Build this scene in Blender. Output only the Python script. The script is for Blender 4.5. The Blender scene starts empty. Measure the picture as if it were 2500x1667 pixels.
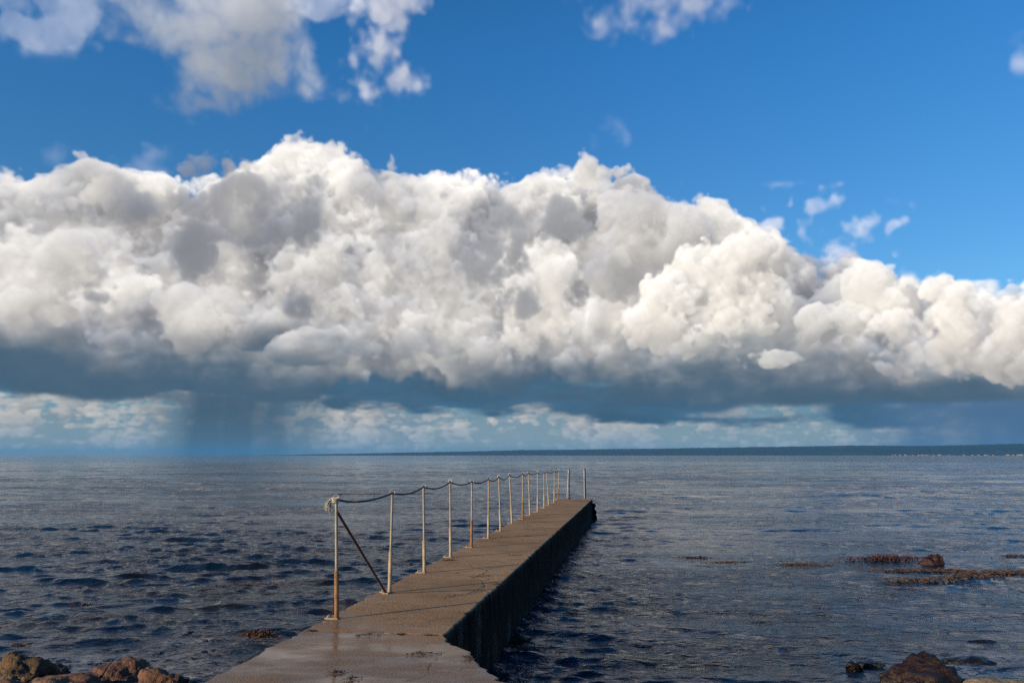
import bpy, math, random, concurrent.futures
import numpy as np
from mathutils import Vector, Matrix, noise as mnoise

random.seed(7)
scene = bpy.context.scene
col = scene.collection
R = math.radians

# ---------------------------------------------------------------- camera
EYE = 2.27                                   # eye height over the sea
DECK = 0.74                                  # pier deck over the sea
F_PX, C_X, C_Y = 2018.0, 1250.0, 833.5       # focal length and centre in photo pixels
TILT = math.atan((1111.0 - C_Y) / F_PX)
cam_data = bpy.data.cameras.new("camera")
cam_data.sensor_width = 22.3
cam_data.lens = F_PX / 2500.0 * 22.3
cam_data.clip_start = 0.1
cam_data.clip_end = 60000
cam = bpy.data.objects.new("camera", cam_data)
cam.location = (0, 0, EYE)
cam.rotation_euler = (math.pi / 2 + TILT, 0, 0)
col.objects.link(cam)
scene.camera = cam

# film-like grain is kept: no denoiser, every sample taken
scene.cycles.use_denoising = False
scene.cycles.use_adaptive_sampling = False
scene.cycles.sample_clamp_indirect = 4.0
scene.cycles.sample_clamp_direct = 6.0

# ---------------------------------------------------------------- light
SUN_EL, SUN_AZ = R(14.5), R(-124.0)          # azimuth measured clockwise from the view direction (+Y)
WORLD_STRENGTH = 0.1
SKY_LOW, SKY_HIGH, SKY_TOP = (0.50, 0.98, 1.38), (0.31, 1.04, 1.66), (0.20, 0.62, 1.05)      # clear rain-washed blue, deeper overhead
sun_data = bpy.data.lights.new("sun", 'SUN')
sun_data.energy = 5.0
sun_data.angle = R(0.53)
sun_data.color = (1.0, 0.74, 0.45)
sun = bpy.data.objects.new("sun", sun_data)
sd = Vector((math.sin(SUN_AZ) * math.cos(SUN_EL), math.cos(SUN_AZ) * math.cos(SUN_EL), math.sin(SUN_EL)))
sun.rotation_euler = sd.to_track_quat('Z', 'Y').to_euler()
col.objects.link(sun)
vs = scene.view_settings
vs.view_transform = 'Standard'
vs.look = 'None'
vs.exposure = 0.0
vs.gamma = 1.0
vs.use_curve_mapping = False
HAZE = 3.2e-5

# ---------------------------------------------------------------------------
# the sky: cumulus built as densities on stacked slices, lit by marching the
# sun through them; result is a panorama (premultiplied rgb + cover) used by
# the world shader
# ---------------------------------------------------------------------------
SKY_S = 18.0                      # samples per degree
SKY_AZ = 45.0                     # panorama half width, mirrored beyond
SKY_EL0, SKY_EL1 = -1.0, 43.0
PHOTO_F, PHOTO_CX, PHOTO_CY = 2018.0, 1250.0, 833.5
PITCH = math.atan((1111.0 - PHOTO_CY) / PHOTO_F)


def spline_matrix(n, cell, seed_shift=0.0):
    """n samples -> cubic B-spline weights on a lattice of the given cell"""
    t = np.arange(n) / cell + seed_shift
    i = np.floor(t).astype(int)
    f = t - i
    m = int(i.max()) + 4
    B = np.zeros((n, m), np.float32)
    w = [(1 - f) ** 3 / 6, (3 * f ** 3 - 6 * f ** 2 + 4) / 6,
         (-3 * f ** 3 + 3 * f ** 2 + 3 * f + 1) / 6, f ** 3 / 6]
    for k in range(4):
        B[np.arange(n), i + k] += w[k]
    return B


class Noise3:
    def __init__(self, h, w, depth, cells, seed, squash=1.0):
        rng = np.random.default_rng(seed)
        self.oct = []
        for c in cells:
            By = spline_matrix(h, c * squash)
            Bx = spline_matrix(w, c)
            nz = int(depth / c) + 5
            R = rng.standard_normal((nz, By.shape[1], Bx.shape[1])).astype(np.float32)
            self.oct.append((c, By, np.ascontiguousarray(Bx.T), R))

    def slice(self, z):
        out = []
        for c, By, BxT, R in self.oct:
            t = z / c
            i = int(t)
            f = t - i
            w = ((1 - f) ** 3 / 6, (3 * f ** 3 - 6 * f ** 2 + 4) / 6,
                 (-3 * f ** 3 + 3 * f ** 2 + 3 * f + 1) / 6, f ** 3 / 6)
            S = R[i] * w[0] + R[i + 1] * w[1] + R[i + 2] * w[2] + R[i + 3] * w[3]
            out.append(((By @ S) @ BxT) * 2.6)
        return out


def blur(a, r):
    """three box passes"""
    if r < 1:
        return a
    for ax in (0, 1):
        for _ in range(2):
            p = np.concatenate([np.repeat(a.take([0], ax), r + 1, ax), a,
                                np.repeat(a.take([-1], ax), r, ax)], ax)
            c = np.cumsum(p, ax)
            n = a.shape[ax]
            if ax == 0:
                a = ((c[2 * r + 1:2 * r + 1 + n] - c[:n]) / (2 * r + 1)).astype(np.float32)
            else:
                a = ((c[:, 2 * r + 1:2 * r + 1 + n] - c[:, :n]) / (2 * r + 1)).astype(np.float32)
    return a


def shift(a, dx, dy):
    out = np.zeros_like(a)
    h, w = a.shape
    out[dy:, dx:] = a[:h - dy, :w - dx]
    return out


def smooth(a, b, x):
    t = np.clip((x - a) / (b - a), 0, 1)
    return t * t * (3 - 2 * t)


def sky_grid():
    W = int(2 * SKY_AZ * SKY_S)
    H = int((SKY_EL1 - SKY_EL0) * SKY_S)
    az = (np.arange(W) + .5) / SKY_S - SKY_AZ
    el = SKY_EL1 - (np.arange(H) + .5) / SKY_S          # row 0 = top
    A, E = np.meshgrid(np.radians(az), np.radians(el))
    dx = np.sin(A) * np.cos(E)
    dy = np.cos(A) * np.cos(E)
    dz = np.sin(E)
    fw = dy * math.cos(PITCH) + dz * math.sin(PITCH)
    up = dz * math.cos(PITCH) - dy * math.sin(PITCH)
    PX = PHOTO_CX + PHOTO_F * dx / fw
    PY = PHOTO_CY - PHOTO_F * up / fw
    return PX.astype(np.float32), PY.astype(np.float32), E.astype(np.float32)


class Sky:
    def __init__(self):
        self.PX, self.PY, self.E = sky_grid()
        h, w = self.PX.shape
        self.rgb = np.zeros((h, w, 3), np.float32)     # premultiplied
        self.cov = np.zeros((h, w), np.float32)
        self.k = SKY_S / 35.2                           # image px per photo px
        self.jobs = []

    def run(self):
        with concurrent.futures.ThreadPoolExecutor(4) as ex:
            res = list(ex.map(lambda j: j(), self.jobs))
        for r in res:
            self.over(*r)

    def over(self, win, rgb, cov):
        y0, y1, x0, x1 = win
        c = cov[..., None]
        self.rgb[y0:y1, x0:x1] = rgb + self.rgb[y0:y1, x0:x1] * (1 - c)
        self.cov[y0:y1, x0:x1] = cov + self.cov[y0:y1, x0:x1] * (1 - cov)

    def window(self, x0, y0, x1, y1):
        """photo pixel box -> image rows/cols that cover it"""
        m = (self.PX >= x0) & (self.PX <= x1) & (self.PY >= y0) & (self.PY <= y1)
        r = np.where(m.any(1))[0]
        c = np.where(m.any(0))[0]
        return r[0], r[-1] + 1, c[0], c[-1] + 1

    def cloud(self, *a, **k):
        self.jobs.append(lambda: self.march(*a, **k))

    def flat(self, win, rgb, cov):
        r = ((rgb * cov[..., None]).astype(np.float32), cov.astype(np.float32))
        self.jobs.append(lambda: (win,) + r)

    def march(self, box, field, depth, nz, seed, sigma=.05, amps=(34, 20, 12, 7, 4, 2.4),
              cells=(150, 80, 40, 20, 10, 5), sun=(1.0, .95, .86), amb=(.30, .33, .40),
              base=(.10, .13, .17), soft=9.0, light=.55, multi=.18, up_k=.010, billow=.75,
              blur_l=1, squash=1.0, sunmap=None, softmap=None, mask=None, tint=None):
        win = self.window(*box)
        y0, y1, x0, x1 = win
        PX, PY = self.PX[y0:y1, x0:x1], self.PY[y0:y1, x0:x1]
        h, w = PX.shape
        N = Noise3(h, w, depth + 40, cells, seed, squash)
        dz = depth / nz
        dxs, dys = max(1, int(round(1.48 * dz))), max(1, int(round(.46 * dz)))
        L = np.zeros((h, w), np.float32)
        T = np.ones((h, w), np.float32)
        col = np.zeros((h, w, 3), np.float32)
        sun, amb, base = (np.array(v, np.float32) for v in (sun, amb, base))
        ey, ex = np.arange(h)[:, None], np.arange(w)[None, :]
        m = 14.0
        edge = np.ones((h, w), np.float32)
        if y0 > 0:
            edge = edge * np.clip(ey / m, 0, 1)
        if x0 > 0:
            edge = edge * np.clip(ex / m, 0, 1)
        if x1 < self.PX.shape[1]:
            edge = edge * np.clip((w - 1 - ex) / m, 0, 1)
        edge = (edge * np.clip((h - 1 - ey) / m, 0, 1)).astype(np.float32)
        inv_soft = 1 / (soft * self.k * (1.0 if softmap is None else softmap(PX, PY)))
        sun_gain = 1.0 if sunmap is None else sunmap(PX, PY)
        step = math.sqrt(dxs * dxs + dys * dys + dz * dz)
        jit = (np.random.default_rng(seed + 500).random((h, w)).astype(np.float32) - .5) * dz / self.k
        for i in range(nz):
            z = (i + .5) * dz
            f = field(PX, PY, z / self.k + jit) * self.k      # image px, positive inside
            no = N.slice(z)
            for o, (n, a) in enumerate(zip(no, amps)):
                a = a * self.k * 1.0
                if o == 0:
                    f = f + a * n
                else:
                    f = f + a * ((np.abs(n) * 1.6 - 1.1) * billow + n * (1 - billow))
            d = np.clip(f * inv_soft, 0, 1) * edge
            d *= d
            if mask is not None:
                d = d * mask(PX, PY)
            d = d * sigma / self.k
            # sky light from above and from the open side
            up = np.cumsum(d, 0, dtype=np.float32)
            a = 1 - np.exp(-d * dz)
            s = sun_gain * ((1 - multi) * np.exp(-L * light) + multi * np.exp(-L * light * .12))
            u = np.exp(-up * up_k * 100)
            c = s[..., None] * sun + u[..., None] * amb + base
            col += (T * a)[..., None] * c
            T *= 1 - a
            L = shift(L + d * step, dxs, dys)
            if blur_l and i % 3 == 2:
                L = blur(L, blur_l)
        cov = 1 - T
        if tint is not None:
            col = tint(PX, PY, col, cov)
        return win, col, cov


def ell(PX, PY, z, cx, cy, cz, rx, ry, rz):
    """pseudo distance to an ellipsoid, photo px, positive inside"""
    q = np.sqrt(((PX - cx) / rx) ** 2 + ((PY - cy) / ry) ** 2 + ((z - cz) / rz) ** 2)
    f = (1 - q) * min(rx, ry, rz)
    return np.where(f < 0, f * 2.6, f)

def K(pts):
    p = np.array(pts, np.float32)
    return p[:, 0] * 1.063, p[:, 1] * 1.063


BANK_X, BANK_Y = K([(-700, 470), (-300, 430), (0, 425), (60, 420), (120, 395), (200, 378), (270, 398), (330, 420), (450, 432),
                    (520, 415), (590, 385), (640, 325), (690, 303), (745, 320), (780, 320), (825, 352), (860, 395),
                    (900, 385), (960, 410), (1020, 408), (1075, 388), (1140, 405), (1220, 415), (1290, 412),
                    (1345, 392), (1400, 400), (1455, 396), (1510, 430), (1570, 460), (1620, 462), (1680, 500),
                    (1730, 535), (1830, 600), (1880, 625), (1910, 600), (1960, 590), (2000, 620), (2060, 650),
                    (2110, 668), (2160, 656), (2250, 648), (2352, 640), (2600, 620), (3000, 660)])
BASE_X, BASE_Y = K([(-700, 830), (0, 830), (250, 850), (500, 862), (800, 868), (1100, 872), (1400, 880), (1650, 890),
                    (1850, 905), (2000, 900), (2150, 895), (2352, 885), (3000, 880)])
# where sunlight gets through to the bank between the nearer clouds: x, y, rx, ry, gain
LIT = [(740, 400, 190, 80, .55), (1150, 430, 160, 60, .5), (1440, 450, 170, 70, .5), (560, 690, 110, 90, .45),
       (880, 520, 70, 50, .4), (170, 640, 150, 100, .3), (30, 740, 120, 80, .25), (1290, 720, 90, 110, .45),
       (1690, 740, 160, 140, .55), (1810, 600, 110, 80, .45), (2085, 640, 80, 60, .6), (2300, 740, 120, 150, .55),
       (2420, 690, 200, 60, .5), (60, 470, 120, 70, .25), (420, 440, 120, 40, .35), (1080, 800, 160, 70, .2),
       (250, 470, 140, 90, -.15), (560, 545, 170, 90, -.25), (960, 500, 130, 80, -.3), (700, 730, 150, 70, -.2),
       (1110, 620, 130, 120, -.1), (1390, 560, 110, 60, -.3), (1560, 640, 100, 120, -.3), (2010, 690, 90, 70, -.25),
       (1000, 680, 140, 80, -.1), (200, 790, 260, 50, -.2)]


def build_clouds():
    sky = Sky()
    rng = np.random.default_rng(5)

    def veil_mask(spec, k=.55):
        def f(PX, PY):
            v = np.zeros(PX.shape, np.float32)
            for cx, cy, cz, rx, ry, rz in spec:
                v = np.maximum(v, np.exp(-k * (((PX - cx) / rx) ** 4 + ((PY - cy) / ry) ** 4)))
            return smooth(.02, .5, v)
        return f

    def lumps(spec, fall=1.0):
        def f(PX, PY, z):
            v = np.full(PX.shape, -60, np.float32)
            for e in spec:
                v = np.maximum(v, ell(PX, PY, z, *e))
            return np.where(v < 0, v * fall, v)
        return f
    # -- small far cumulus above the horizon
    puffs = []
    for _ in range(1500):
        e = rng.random() ** 1.15
        y = 1096 - 135 * e
        s = .30 + 1.0 * e
        x = rng.uniform(-700, 3200)
        if 420 < x < 690 and rng.random() < .75:
            continue
        puffs.append((x, y, rng.uniform(0, 160), rng.uniform(10, 34) * s, rng.uniform(4, 9.5) * s, 22))

    def far(PX, PY, z):
        f = np.full(PX.shape, -30, np.float32)
        zm = float(np.mean(z))
        for cx, cy, cz, rx, ry, rz in puffs:
            if abs(zm - cz) < rz * 1.3:
                y = np.where(PY > cy, (PY - cy) * 1.8, PY - cy)
                f = np.maximum(f, (1 - np.sqrt(((PX - cx) / rx) ** 2 + (y / ry) ** 2 + ((zm - cz) / rz) ** 2)) * ry)
        return f
    def far_haze(PX, PY, col, cov):
        t = (.08 + .55 * smooth(1000, 1095, PY))[..., None]
        return col * (1 - t) + np.array([.22, .36, .50], np.float32) * cov[..., None] * t
    # pale veil behind them
    w = sky.window(-800, 900, 3300, 1135)
    y0, y1, x0, x1 = w
    PY = sky.PY[y0:y1, x0:x1]
    cov = .93 * smooth(860, 1040, PY)
    veil = np.stack([np.interp(PY, [900, 1000, 1060, 1100], [.17, .19, .23, .25]),
                     np.interp(PY, [900, 1000, 1060, 1100], [.26, .28, .32, .34]),
                     np.interp(PY, [900, 1000, 1060, 1100], [.36, .36, .38, .39])], -1).astype(np.float32)
    sky.flat(w, veil, cov)
    sky.cloud((-800, 890, 3300, 1120), far, 85, 30, 11, sigma=.050, amps=(5, 6, 6, 5, 3.5), cells=(60, 26, 13, 7, 4), tint=far_haze,
              sun=(.60, .50, .36), amb=(.09, .11, .13), base=(.08, .135, .20), soft=7, light=.55, multi=.2, up_k=.07, squash=.75)

    # -- dark rain-bearing underside and the shafts of rain
    w = sky.window(-1200, 800, 3600, 1135)
    y0, y1, x0, x1 = w
    PX, PY = sky.PX[y0:y1, x0:x1], sky.PY[y0:y1, x0:x1]
    N = Noise3(PX.shape[0], PX.shape[1], 40, (130, 60, 28, 12, 6), 21, squash=.28)
    n = N.slice(3.0)
    wob = n[0] * 12 + n[1] * 9 + n[2] * 6 + n[3] * 3 + n[4] * 1.6
    low = np.interp(PX, [-900, 0, 150, 400, 700, 800, 1000, 1200, 1500, 1700, 2000, 2200, 2500, 3300],
                    [955, 945, 955, 962, 965, 985, 1000, 1005, 1005, 1010, 1015, 1030, 1055, 1000]).astype(np.float32)
    band = smooth(12, -12, PY + wob - low) * smooth(825, 870, PY)
    hole = smooth(.2, 1.4, n[1] + n[2] * .5) * smooth(1050, 1400, PX) * smooth(915, 950, PY) * .65
    hole = hole + smooth(.5, 1.3, n[1] + n[2] * .6) * smooth(330, 120, PX) * smooth(920, 940, PY) * .5
    cov = band * (1 - np.clip(hole, 0, .8)) * .97
    t = smooth(890, 1000, PY + wob * .8)
    shade = 1 + .10 * n[1] + .06 * n[2]
    a, b = np.array([.058, .112, .172]), np.array([.050, .128, .215])
    sky.flat(w, (a + (b - a) * t[..., None]) * shade[..., None], cov)
    # rain
    Nr = Noise3(PX.shape[0], PX.shape[1], 40, (46, 16, 7), 31, squash=14)
    r = Nr.slice(5.0)
    g = 1 + .16 * r[0] + .08 * r[1] + .04 * r[2]
    SX = PX + (PY - 1000) * .18
    s1 = smooth(320, 520, SX) * smooth(860, 690, SX)
    s2 = smooth(2010, 2330, PX) * smooth(3200, 2600, PX)
    cov = np.clip((.98 * s1 + .9 * s2) * g, 0, .97) * smooth(905, 975, PY)
    c1, c2 = np.array([.062, .112, .165]), np.array([.080, .160, .285])
    mixr = smooth(1200, 1800, PX)[..., None]
    lift = smooth(1000, 1110, PY)[..., None] * np.array([.02, .035, .045]) * (1 - mixr)
    sky.flat(w, c1 * (1 - mixr) + c2 * mixr + lift, cov)

    # -- the great bank
    def front(PX, PY):
        top = np.interp(PX, BANK_X, BANK_Y).astype(np.float32)
        bot = np.interp(PX, BASE_X, BASE_Y).astype(np.float32)
        return top, bot, np.clip((bot - PY) / np.maximum(bot - top, 60), -.2, 1.2)     # 0 base .. 1 crest

    def bank(PX, PY, z):
        top, bot, t = front(PX, PY)
        f = np.minimum((PY - top) * np.where(PY < top, 2.2, .9), (bot - PY) * .9 + 18)
        return np.minimum(f, (z - 110 - 210 * np.clip(t, 0, 1.2) ** 1.6) * .8)

    def patch(PX, PY):
        n = Noise3(PX.shape[0], PX.shape[1], 40, (90, 42, 20, 10), 91).slice(4.0)
        return .15 * n[0] + .11 * n[1] + .07 * n[2] + .04 * n[3]

    def bank_sun(PX, PY):
        g = .44 + .12 * front(PX, PY)[2]
        for x, y, rx, ry, k in LIT:
            g = g + k * np.exp(-((PX - x) / rx) ** 2 - ((PY - y) / ry) ** 2)
        return np.clip(g + patch(PX, PY), .04, .97).astype(np.float32)

    def bank_soft(PX, PY):
        t = front(PX, PY)[2]
        return (1 + 1.3 * smooth(.8, .2, t)).astype(np.float32)

    def grey(PX, PY, col, cov):
        bot = np.interp(PX, BASE_X, BASE_Y).astype(np.float32)
        n = Noise3(PX.shape[0], PX.shape[1], 40, (120, 56, 26, 12, 6), 97, .5).slice(4.0)
        wob = 26 * n[0] + 17 * n[1] + 10 * n[2] + 6 * n[3] + 3 * n[4]
        t = smooth(138, -26, bot - PY + wob)[..., None] * .97
        dark = np.array([.062, .118, .178], np.float32)
        return col * (1 - t) + dark * cov[..., None] * t
    sky.cloud((-1200, 250, 3700, 960), bank, 240, 64, 3, sigma=.05, amps=(26, 32, 27, 19, 13, 9),
              cells=(120, 60, 31, 16, 8.5, 4.6), tint=grey, light=.30, soft=18, sunmap=bank_sun, softmap=bank_soft, billow=.5,
              sun=(.95, .865, .72), amb=(.23, .245, .29), base=(.13, .14, .17), multi=.22)

    # -- heaps standing out in front of it, each casting its own shade
    heaps = [
        ([(170, 650, 90, 130, 90, 60), (60, 730, 80, 120, 80, 60), (280, 700, 80, 90, 60, 50), (40, 600, 100, 70, 60, 50)], .62, 12),
        ([(520, 770, 80, 130, 70, 60), (430, 810, 70, 110, 50, 50), (640, 790, 80, 110, 60, 50), (330, 820, 70, 120, 40, 50)], .42, 21),
        ([(740, 690, 100, 120, 80, 60), (690, 640, 110, 70, 60, 50), (850, 740, 90, 110, 60, 60), (820, 620, 110, 90, 70, 50)], .50, 33),
        ([(900, 850, 70, 190, 42, 50), (1060, 820, 80, 150, 60, 50), (760, 850, 70, 120, 40, 50), (1180, 840, 80, 120, 50, 50)], .60, 41),
        ([(1300, 730, 100, 90, 110, 60), (1330, 640, 110, 70, 70, 50), (1360, 800, 90, 90, 70, 50), (1270, 830, 80, 80, 50, 50)], .72, 52),
        ([(1010, 500, 110, 120, 60, 50), (940, 470, 110, 90, 50, 50), (1090, 560, 100, 80, 60, 50), (1000, 600, 100, 110, 70, 50)], .36, 63),
        ([(1560, 560, 120, 110, 80, 50), (1660, 560, 120, 80, 60, 50), (1500, 650, 110, 80, 80, 50)], .40, 74),
    ]
    for spec, g, sd in heaps:
        xs = [e[0] for e in spec]
        ys = [e[1] for e in spec]
        sky.cloud((min(xs) - 230, min(ys) - 170, max(xs) + 230, max(ys) + 150),
                  (lambda sp: lambda PX, PY, z: np.minimum(lumps(sp, 1.5)(PX, PY, z), (905 - PY) * .5))(spec), 130, 34, sd, sigma=.045,
                  amps=(14, 23, 21, 16, 11, 8), cells=(80, 44, 24, 13, 7, 4.5), sun=(.95, .865, .72), amb=(.23, .245, .29), base=(.13, .14, .17),
                  soft=23, light=.28, multi=.22, billow=.5,
                  sunmap=(lambda gg: lambda PX, PY: np.clip(gg + .8 * patch(PX, PY) - .25 * smooth(760, 890, PY), .05, .95).astype(np.float32))(g),
                  tint=grey, mask=veil_mask(spec, .3))

    # -- nearer lumps in the shade of the clouds overhead
    def near_sun(PX, PY):
        return (.22 + 1.2 * np.exp(-((PX - 210) / 70) ** 2 - ((PY - 450) / 90) ** 2) + .75 * np.exp(-((PX - 590) / 55) ** 2 - ((PY - 500) / 70) ** 2)).astype(np.float32)
    near = [(230, 470, 90, 130, 70, 80), (180, 500, 80, 70, 60, 70), (330, 490, 100, 90, 60, 70),
            (500, 560, 90, 125, 60, 80), (590, 510, 90, 90, 75, 80), (470, 590, 90, 80, 45, 60), (620, 550, 90, 60, 50, 60)]
    sky.cloud((-50, 330, 800, 740), lambda PX, PY, z: np.minimum(lumps(near)(PX, PY, z), (PY - 440) * 1.5), 120, 36, 44, sigma=.030, amps=(30, 36, 26, 18, 12, 8), cells=(80, 44, 24, 13, 7, 5),
              sun=(.40, .36, .29), amb=(.17, .175, .19), base=(.155, .17, .21), soft=26, sunmap=near_sun, light=.30, multi=.2, up_k=.016)
    mid = [(1205, 640, 90, 88, 110, 55), (1150, 620, 90, 60, 55, 45), (1240, 740, 90, 66, 90, 45), (1195, 800, 90, 60, 45, 45),
           (1200, 545, 90, 80, 42, 45), (1375, 548, 90, 85, 46, 45), (1285, 560, 90, 70, 34, 45)]
    sky.cloud((1050, 450, 1480, 880), lumps(mid), 110, 30, 47, sigma=.05, amps=(14, 26, 22, 15, 10, 7), cells=(60, 36, 20, 11, 6, 4),
              sun=(.14, .13, .11), amb=(.12, .125, .14), base=(.21, .22, .25), soft=34, light=.30, multi=.2, up_k=.016)
    # -- bright heap on the right
    heap = [(1650, 760, 90, 110, 110, 70), (1560, 780, 80, 55, 60, 60), (1740, 680, 100, 90, 110, 70), (1830, 620, 110, 70, 70, 60),
            (1700, 640, 100, 55, 50, 50), (1860, 720, 90, 80, 70, 60), (1780, 800, 70, 60, 50, 50), (1880, 790, 70, 60, 60, 50),
            (1990, 800, 80, 60, 55, 50), (2070, 790, 90, 70, 60, 50), (2110, 700, 110, 60, 60, 50), (2170, 760, 110, 60, 60, 50)]
    def heap_sun(PX, PY):
        return (.95 - .4 * smooth(760, 850, PY) - .25 * smooth(1800, 1960, PX) + .25 * smooth(2030, 2120, PX)).astype(np.float32)
    def heap_cut(PX, PY, z):
        return np.minimum(lumps(heap, 1.3)(PX, PY, z), (850 - PY) * .8)
    sky.cloud((1430, 480, 2330, 900), heap_cut, 140, 50, 53, sigma=.055, amps=(12, 22, 20, 15, 10, 7), cells=(80, 44, 24, 13, 7, 5),
              sun=(.97, .88, .72), amb=(.23, .245, .29), base=(.13, .14, .17), soft=16, light=.30, multi=.2, billow=.6, sunmap=heap_sun, mask=veil_mask(heap, .35))
    heap2 = [(2330, 760, 90, 70, 85, 60), (2290, 700, 100, 55, 50, 50), (2350, 850, 90, 100, 75, 60), (2460, 800, 100, 80, 90, 60),
             (2500, 880, 80, 130, 60, 50), (2270, 880, 70, 120, 50, 45), (2180, 800, 100, 90, 60, 50), (2600, 760, 100, 140, 110, 60), (2200, 850, 80, 70, 40, 40)]
    def heap2_sun(PX, PY):
        return (.95 - .5 * smooth(780, 930, PY) - .25 * smooth(2300, 2180, PX) * smooth(740, 840, PY)).astype(np.float32)
    def heap2_cut(PX, PY, z):
        return np.minimum(lumps(heap2, 1.3)(PX, PY, z), (945 - PY) * .6)
    sky.cloud((2080, 600, 2900, 980), heap2_cut, 140, 50, 59, sigma=.055, amps=(12, 22, 20, 15, 10, 7), cells=(80, 44, 24, 13, 7, 5),
              sun=(.96, .86, .70), amb=(.23, .245, .29), base=(.13, .14, .17), soft=17, light=.30, multi=.2, billow=.6, sunmap=heap2_sun, mask=veil_mask(heap2, .35))
    # lit lozenge under the heap
    sky.cloud((1700, 820, 2050, 930), lumps([(1810, 885, 40, 30, 20, 25), (1870, 878, 40, 75, 18, 25), (1920, 874, 40, 40, 14, 20)]), 60, 20, 61,
              sigma=.035, amps=(9, 12, 10, 7, 5), cells=(40, 22, 13, 8, 5), sun=(.66, .60, .49), amb=(.15, .16, .18), base=(.12, .14, .17), soft=9)

    # -- the big soft cloud overhead on the left, and wisps
    top = [(470, 50, 60, 290, 130, 70), (580, 170, 60, 200, 125, 70), (640, 30, 60, 150, 140, 70), (360, 95, 60, 180, 75, 55), (520, 250, 60, 160, 55, 45), (420, 265, 60, 80, 34, 34), (690, 225, 60, 150, 55, 45), (640, -70, 60, 340, 150, 70), (830, 235, 60, 85, 34, 34), (620, 120, 60, 170, 130, 60)]
    def top_sun(PX, PY):
        return (.30 + .5 * np.exp(-((PX - 540) / 170) ** 2 - ((PY + 10) / 75) ** 2) + .2 * np.exp(-((PX - 470) / 60) ** 2 - ((PY - 210) / 60) ** 2)
                + .35 * smooth(640, 760, PX)).astype(np.float32)
    sky.cloud((-100, -420, 1100, 360), lumps(top), 120, 40, 71, sigma=.022, amps=(26, 22, 14, 9, 7, 5), cells=(90, 48, 26, 14, 8, 5),
              sun=(.42, .385, .36), amb=(.24, .26, .285), base=(.16, .185, .22), soft=62, light=.28, multi=.3, up_k=.003, sunmap=top_sun)
    wisp = [(150, 20, 40, 130, 78, 39), (60, 60, 40, 78, 39, 32), (90, -60, 40, 156, 78, 39), (800, 10, 40, 91, 32, 26)]
    sky.cloud((-300, -300, 950, 180), lumps(wisp, .8), 80, 24, 73, mask=veil_mask(wisp, .3), sigma=.0045, amps=(34, 30, 22, 16, 11, 8), cells=(70, 40, 22, 13, 8, 5),
              sun=(.55, .52, .52), amb=(.30, .33, .38), base=(.16, .19, .24), soft=30, light=.2, multi=.3, billow=.3)
    flag = [(920, 120, 50, 62, 110, 45), (890, 200, 50, 50, 75, 36), (945, 40, 50, 70, 75, 40), (1000, 0, 50, 60, 50, 34), (900, 110, 50, 57, 108, 40), (930, 40, 50, 74, 68, 40), (990, 10, 50, 61, 34, 34), (870, 180, 50, 40, 81, 34), (960, 190, 50, 54, 51, 30), (880, 230, 50, 45, 40, 30), (1000, 205, 50, 54, 40, 27), (905, 160, 50, 61, 54, 27), (960, -50, 50, 81, 81, 40)]
    sky.cloud((760, -250, 1120, 290), lumps(flag, .8), 90, 28, 79, mask=veil_mask(flag, .35), sigma=.020, amps=(6, 9, 9, 8, 6, 5), cells=(60, 34, 20, 12, 7, 5),
              sun=(.62, .58, .57), amb=(.28, .30, .33), base=(.16, .18, .22), soft=26, light=.22, multi=.3, billow=.15)
    right = [(1620, 0, 50, 162, 75, 50), (1590, 60, 50, 69, 48, 38), (1700, 10, 50, 119, 50, 50), (1475, 45, 50, 52, 56, 31), (1620, -80, 50, 238, 112, 62), (2515, 175, 50, 36, 44, 25), (2600, 150, 50, 90, 60, 38)]
    sky.cloud((1350, -300, 2800, 260), lumps(right, .7), 90, 28, 83, mask=veil_mask(right, .35), sigma=.013, amps=(10, 14, 12, 9, 7, 5), cells=(60, 34, 20, 12, 7, 5),
              sun=(.60, .54, .50), amb=(.30, .32, .36), base=(.16, .18, .23), soft=48, light=.22, multi=.3, billow=.15)
    thin = [(1990, 500, 40, 120, 36, 30), (1985, 570, 40, 70, 60, 28), (2110, 545, 40, 84, 45, 28), (2030, 600, 40, 56, 40, 28), (2160, 490, 40, 35, 20, 20),
            (1935, 560, 40, 70, 36, 28)]
    faint = [(1440, 352, 40, 75, 36, 28), (1480, 320, 40, 40, 30, 20), (910, 335, 40, 30, 34, 20), (340, 400, 40, 70, 40, 28), (140, 385, 40, 70, 32, 28), (960, 400, 40, 60, 25, 24)]
    sky.cloud((40, 260, 1640, 480), lumps(faint, .8), 70, 22, 95, mask=veil_mask(faint, .35), sigma=.0042, amps=(10, 16, 14, 12, 9, 7), cells=(60, 34, 20, 12, 7, 5),
              sun=(.42, .40, .40), amb=(.28, .30, .34), base=(.18, .21, .27), soft=44, light=.2, multi=.3, billow=.1)
    sky.cloud((40, 280, 2330, 680), lumps(thin, .6), 70, 22, 89, mask=veil_mask(thin, .35), sigma=.022, amps=(7, 13, 12, 10, 8, 6), cells=(60, 34, 20, 12, 7, 5),
              sun=(.55, .51, .50), amb=(.28, .30, .34), base=(.16, .19, .25), soft=24, light=.2, multi=.3, billow=.1)
    sky.run()
    return sky

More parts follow.
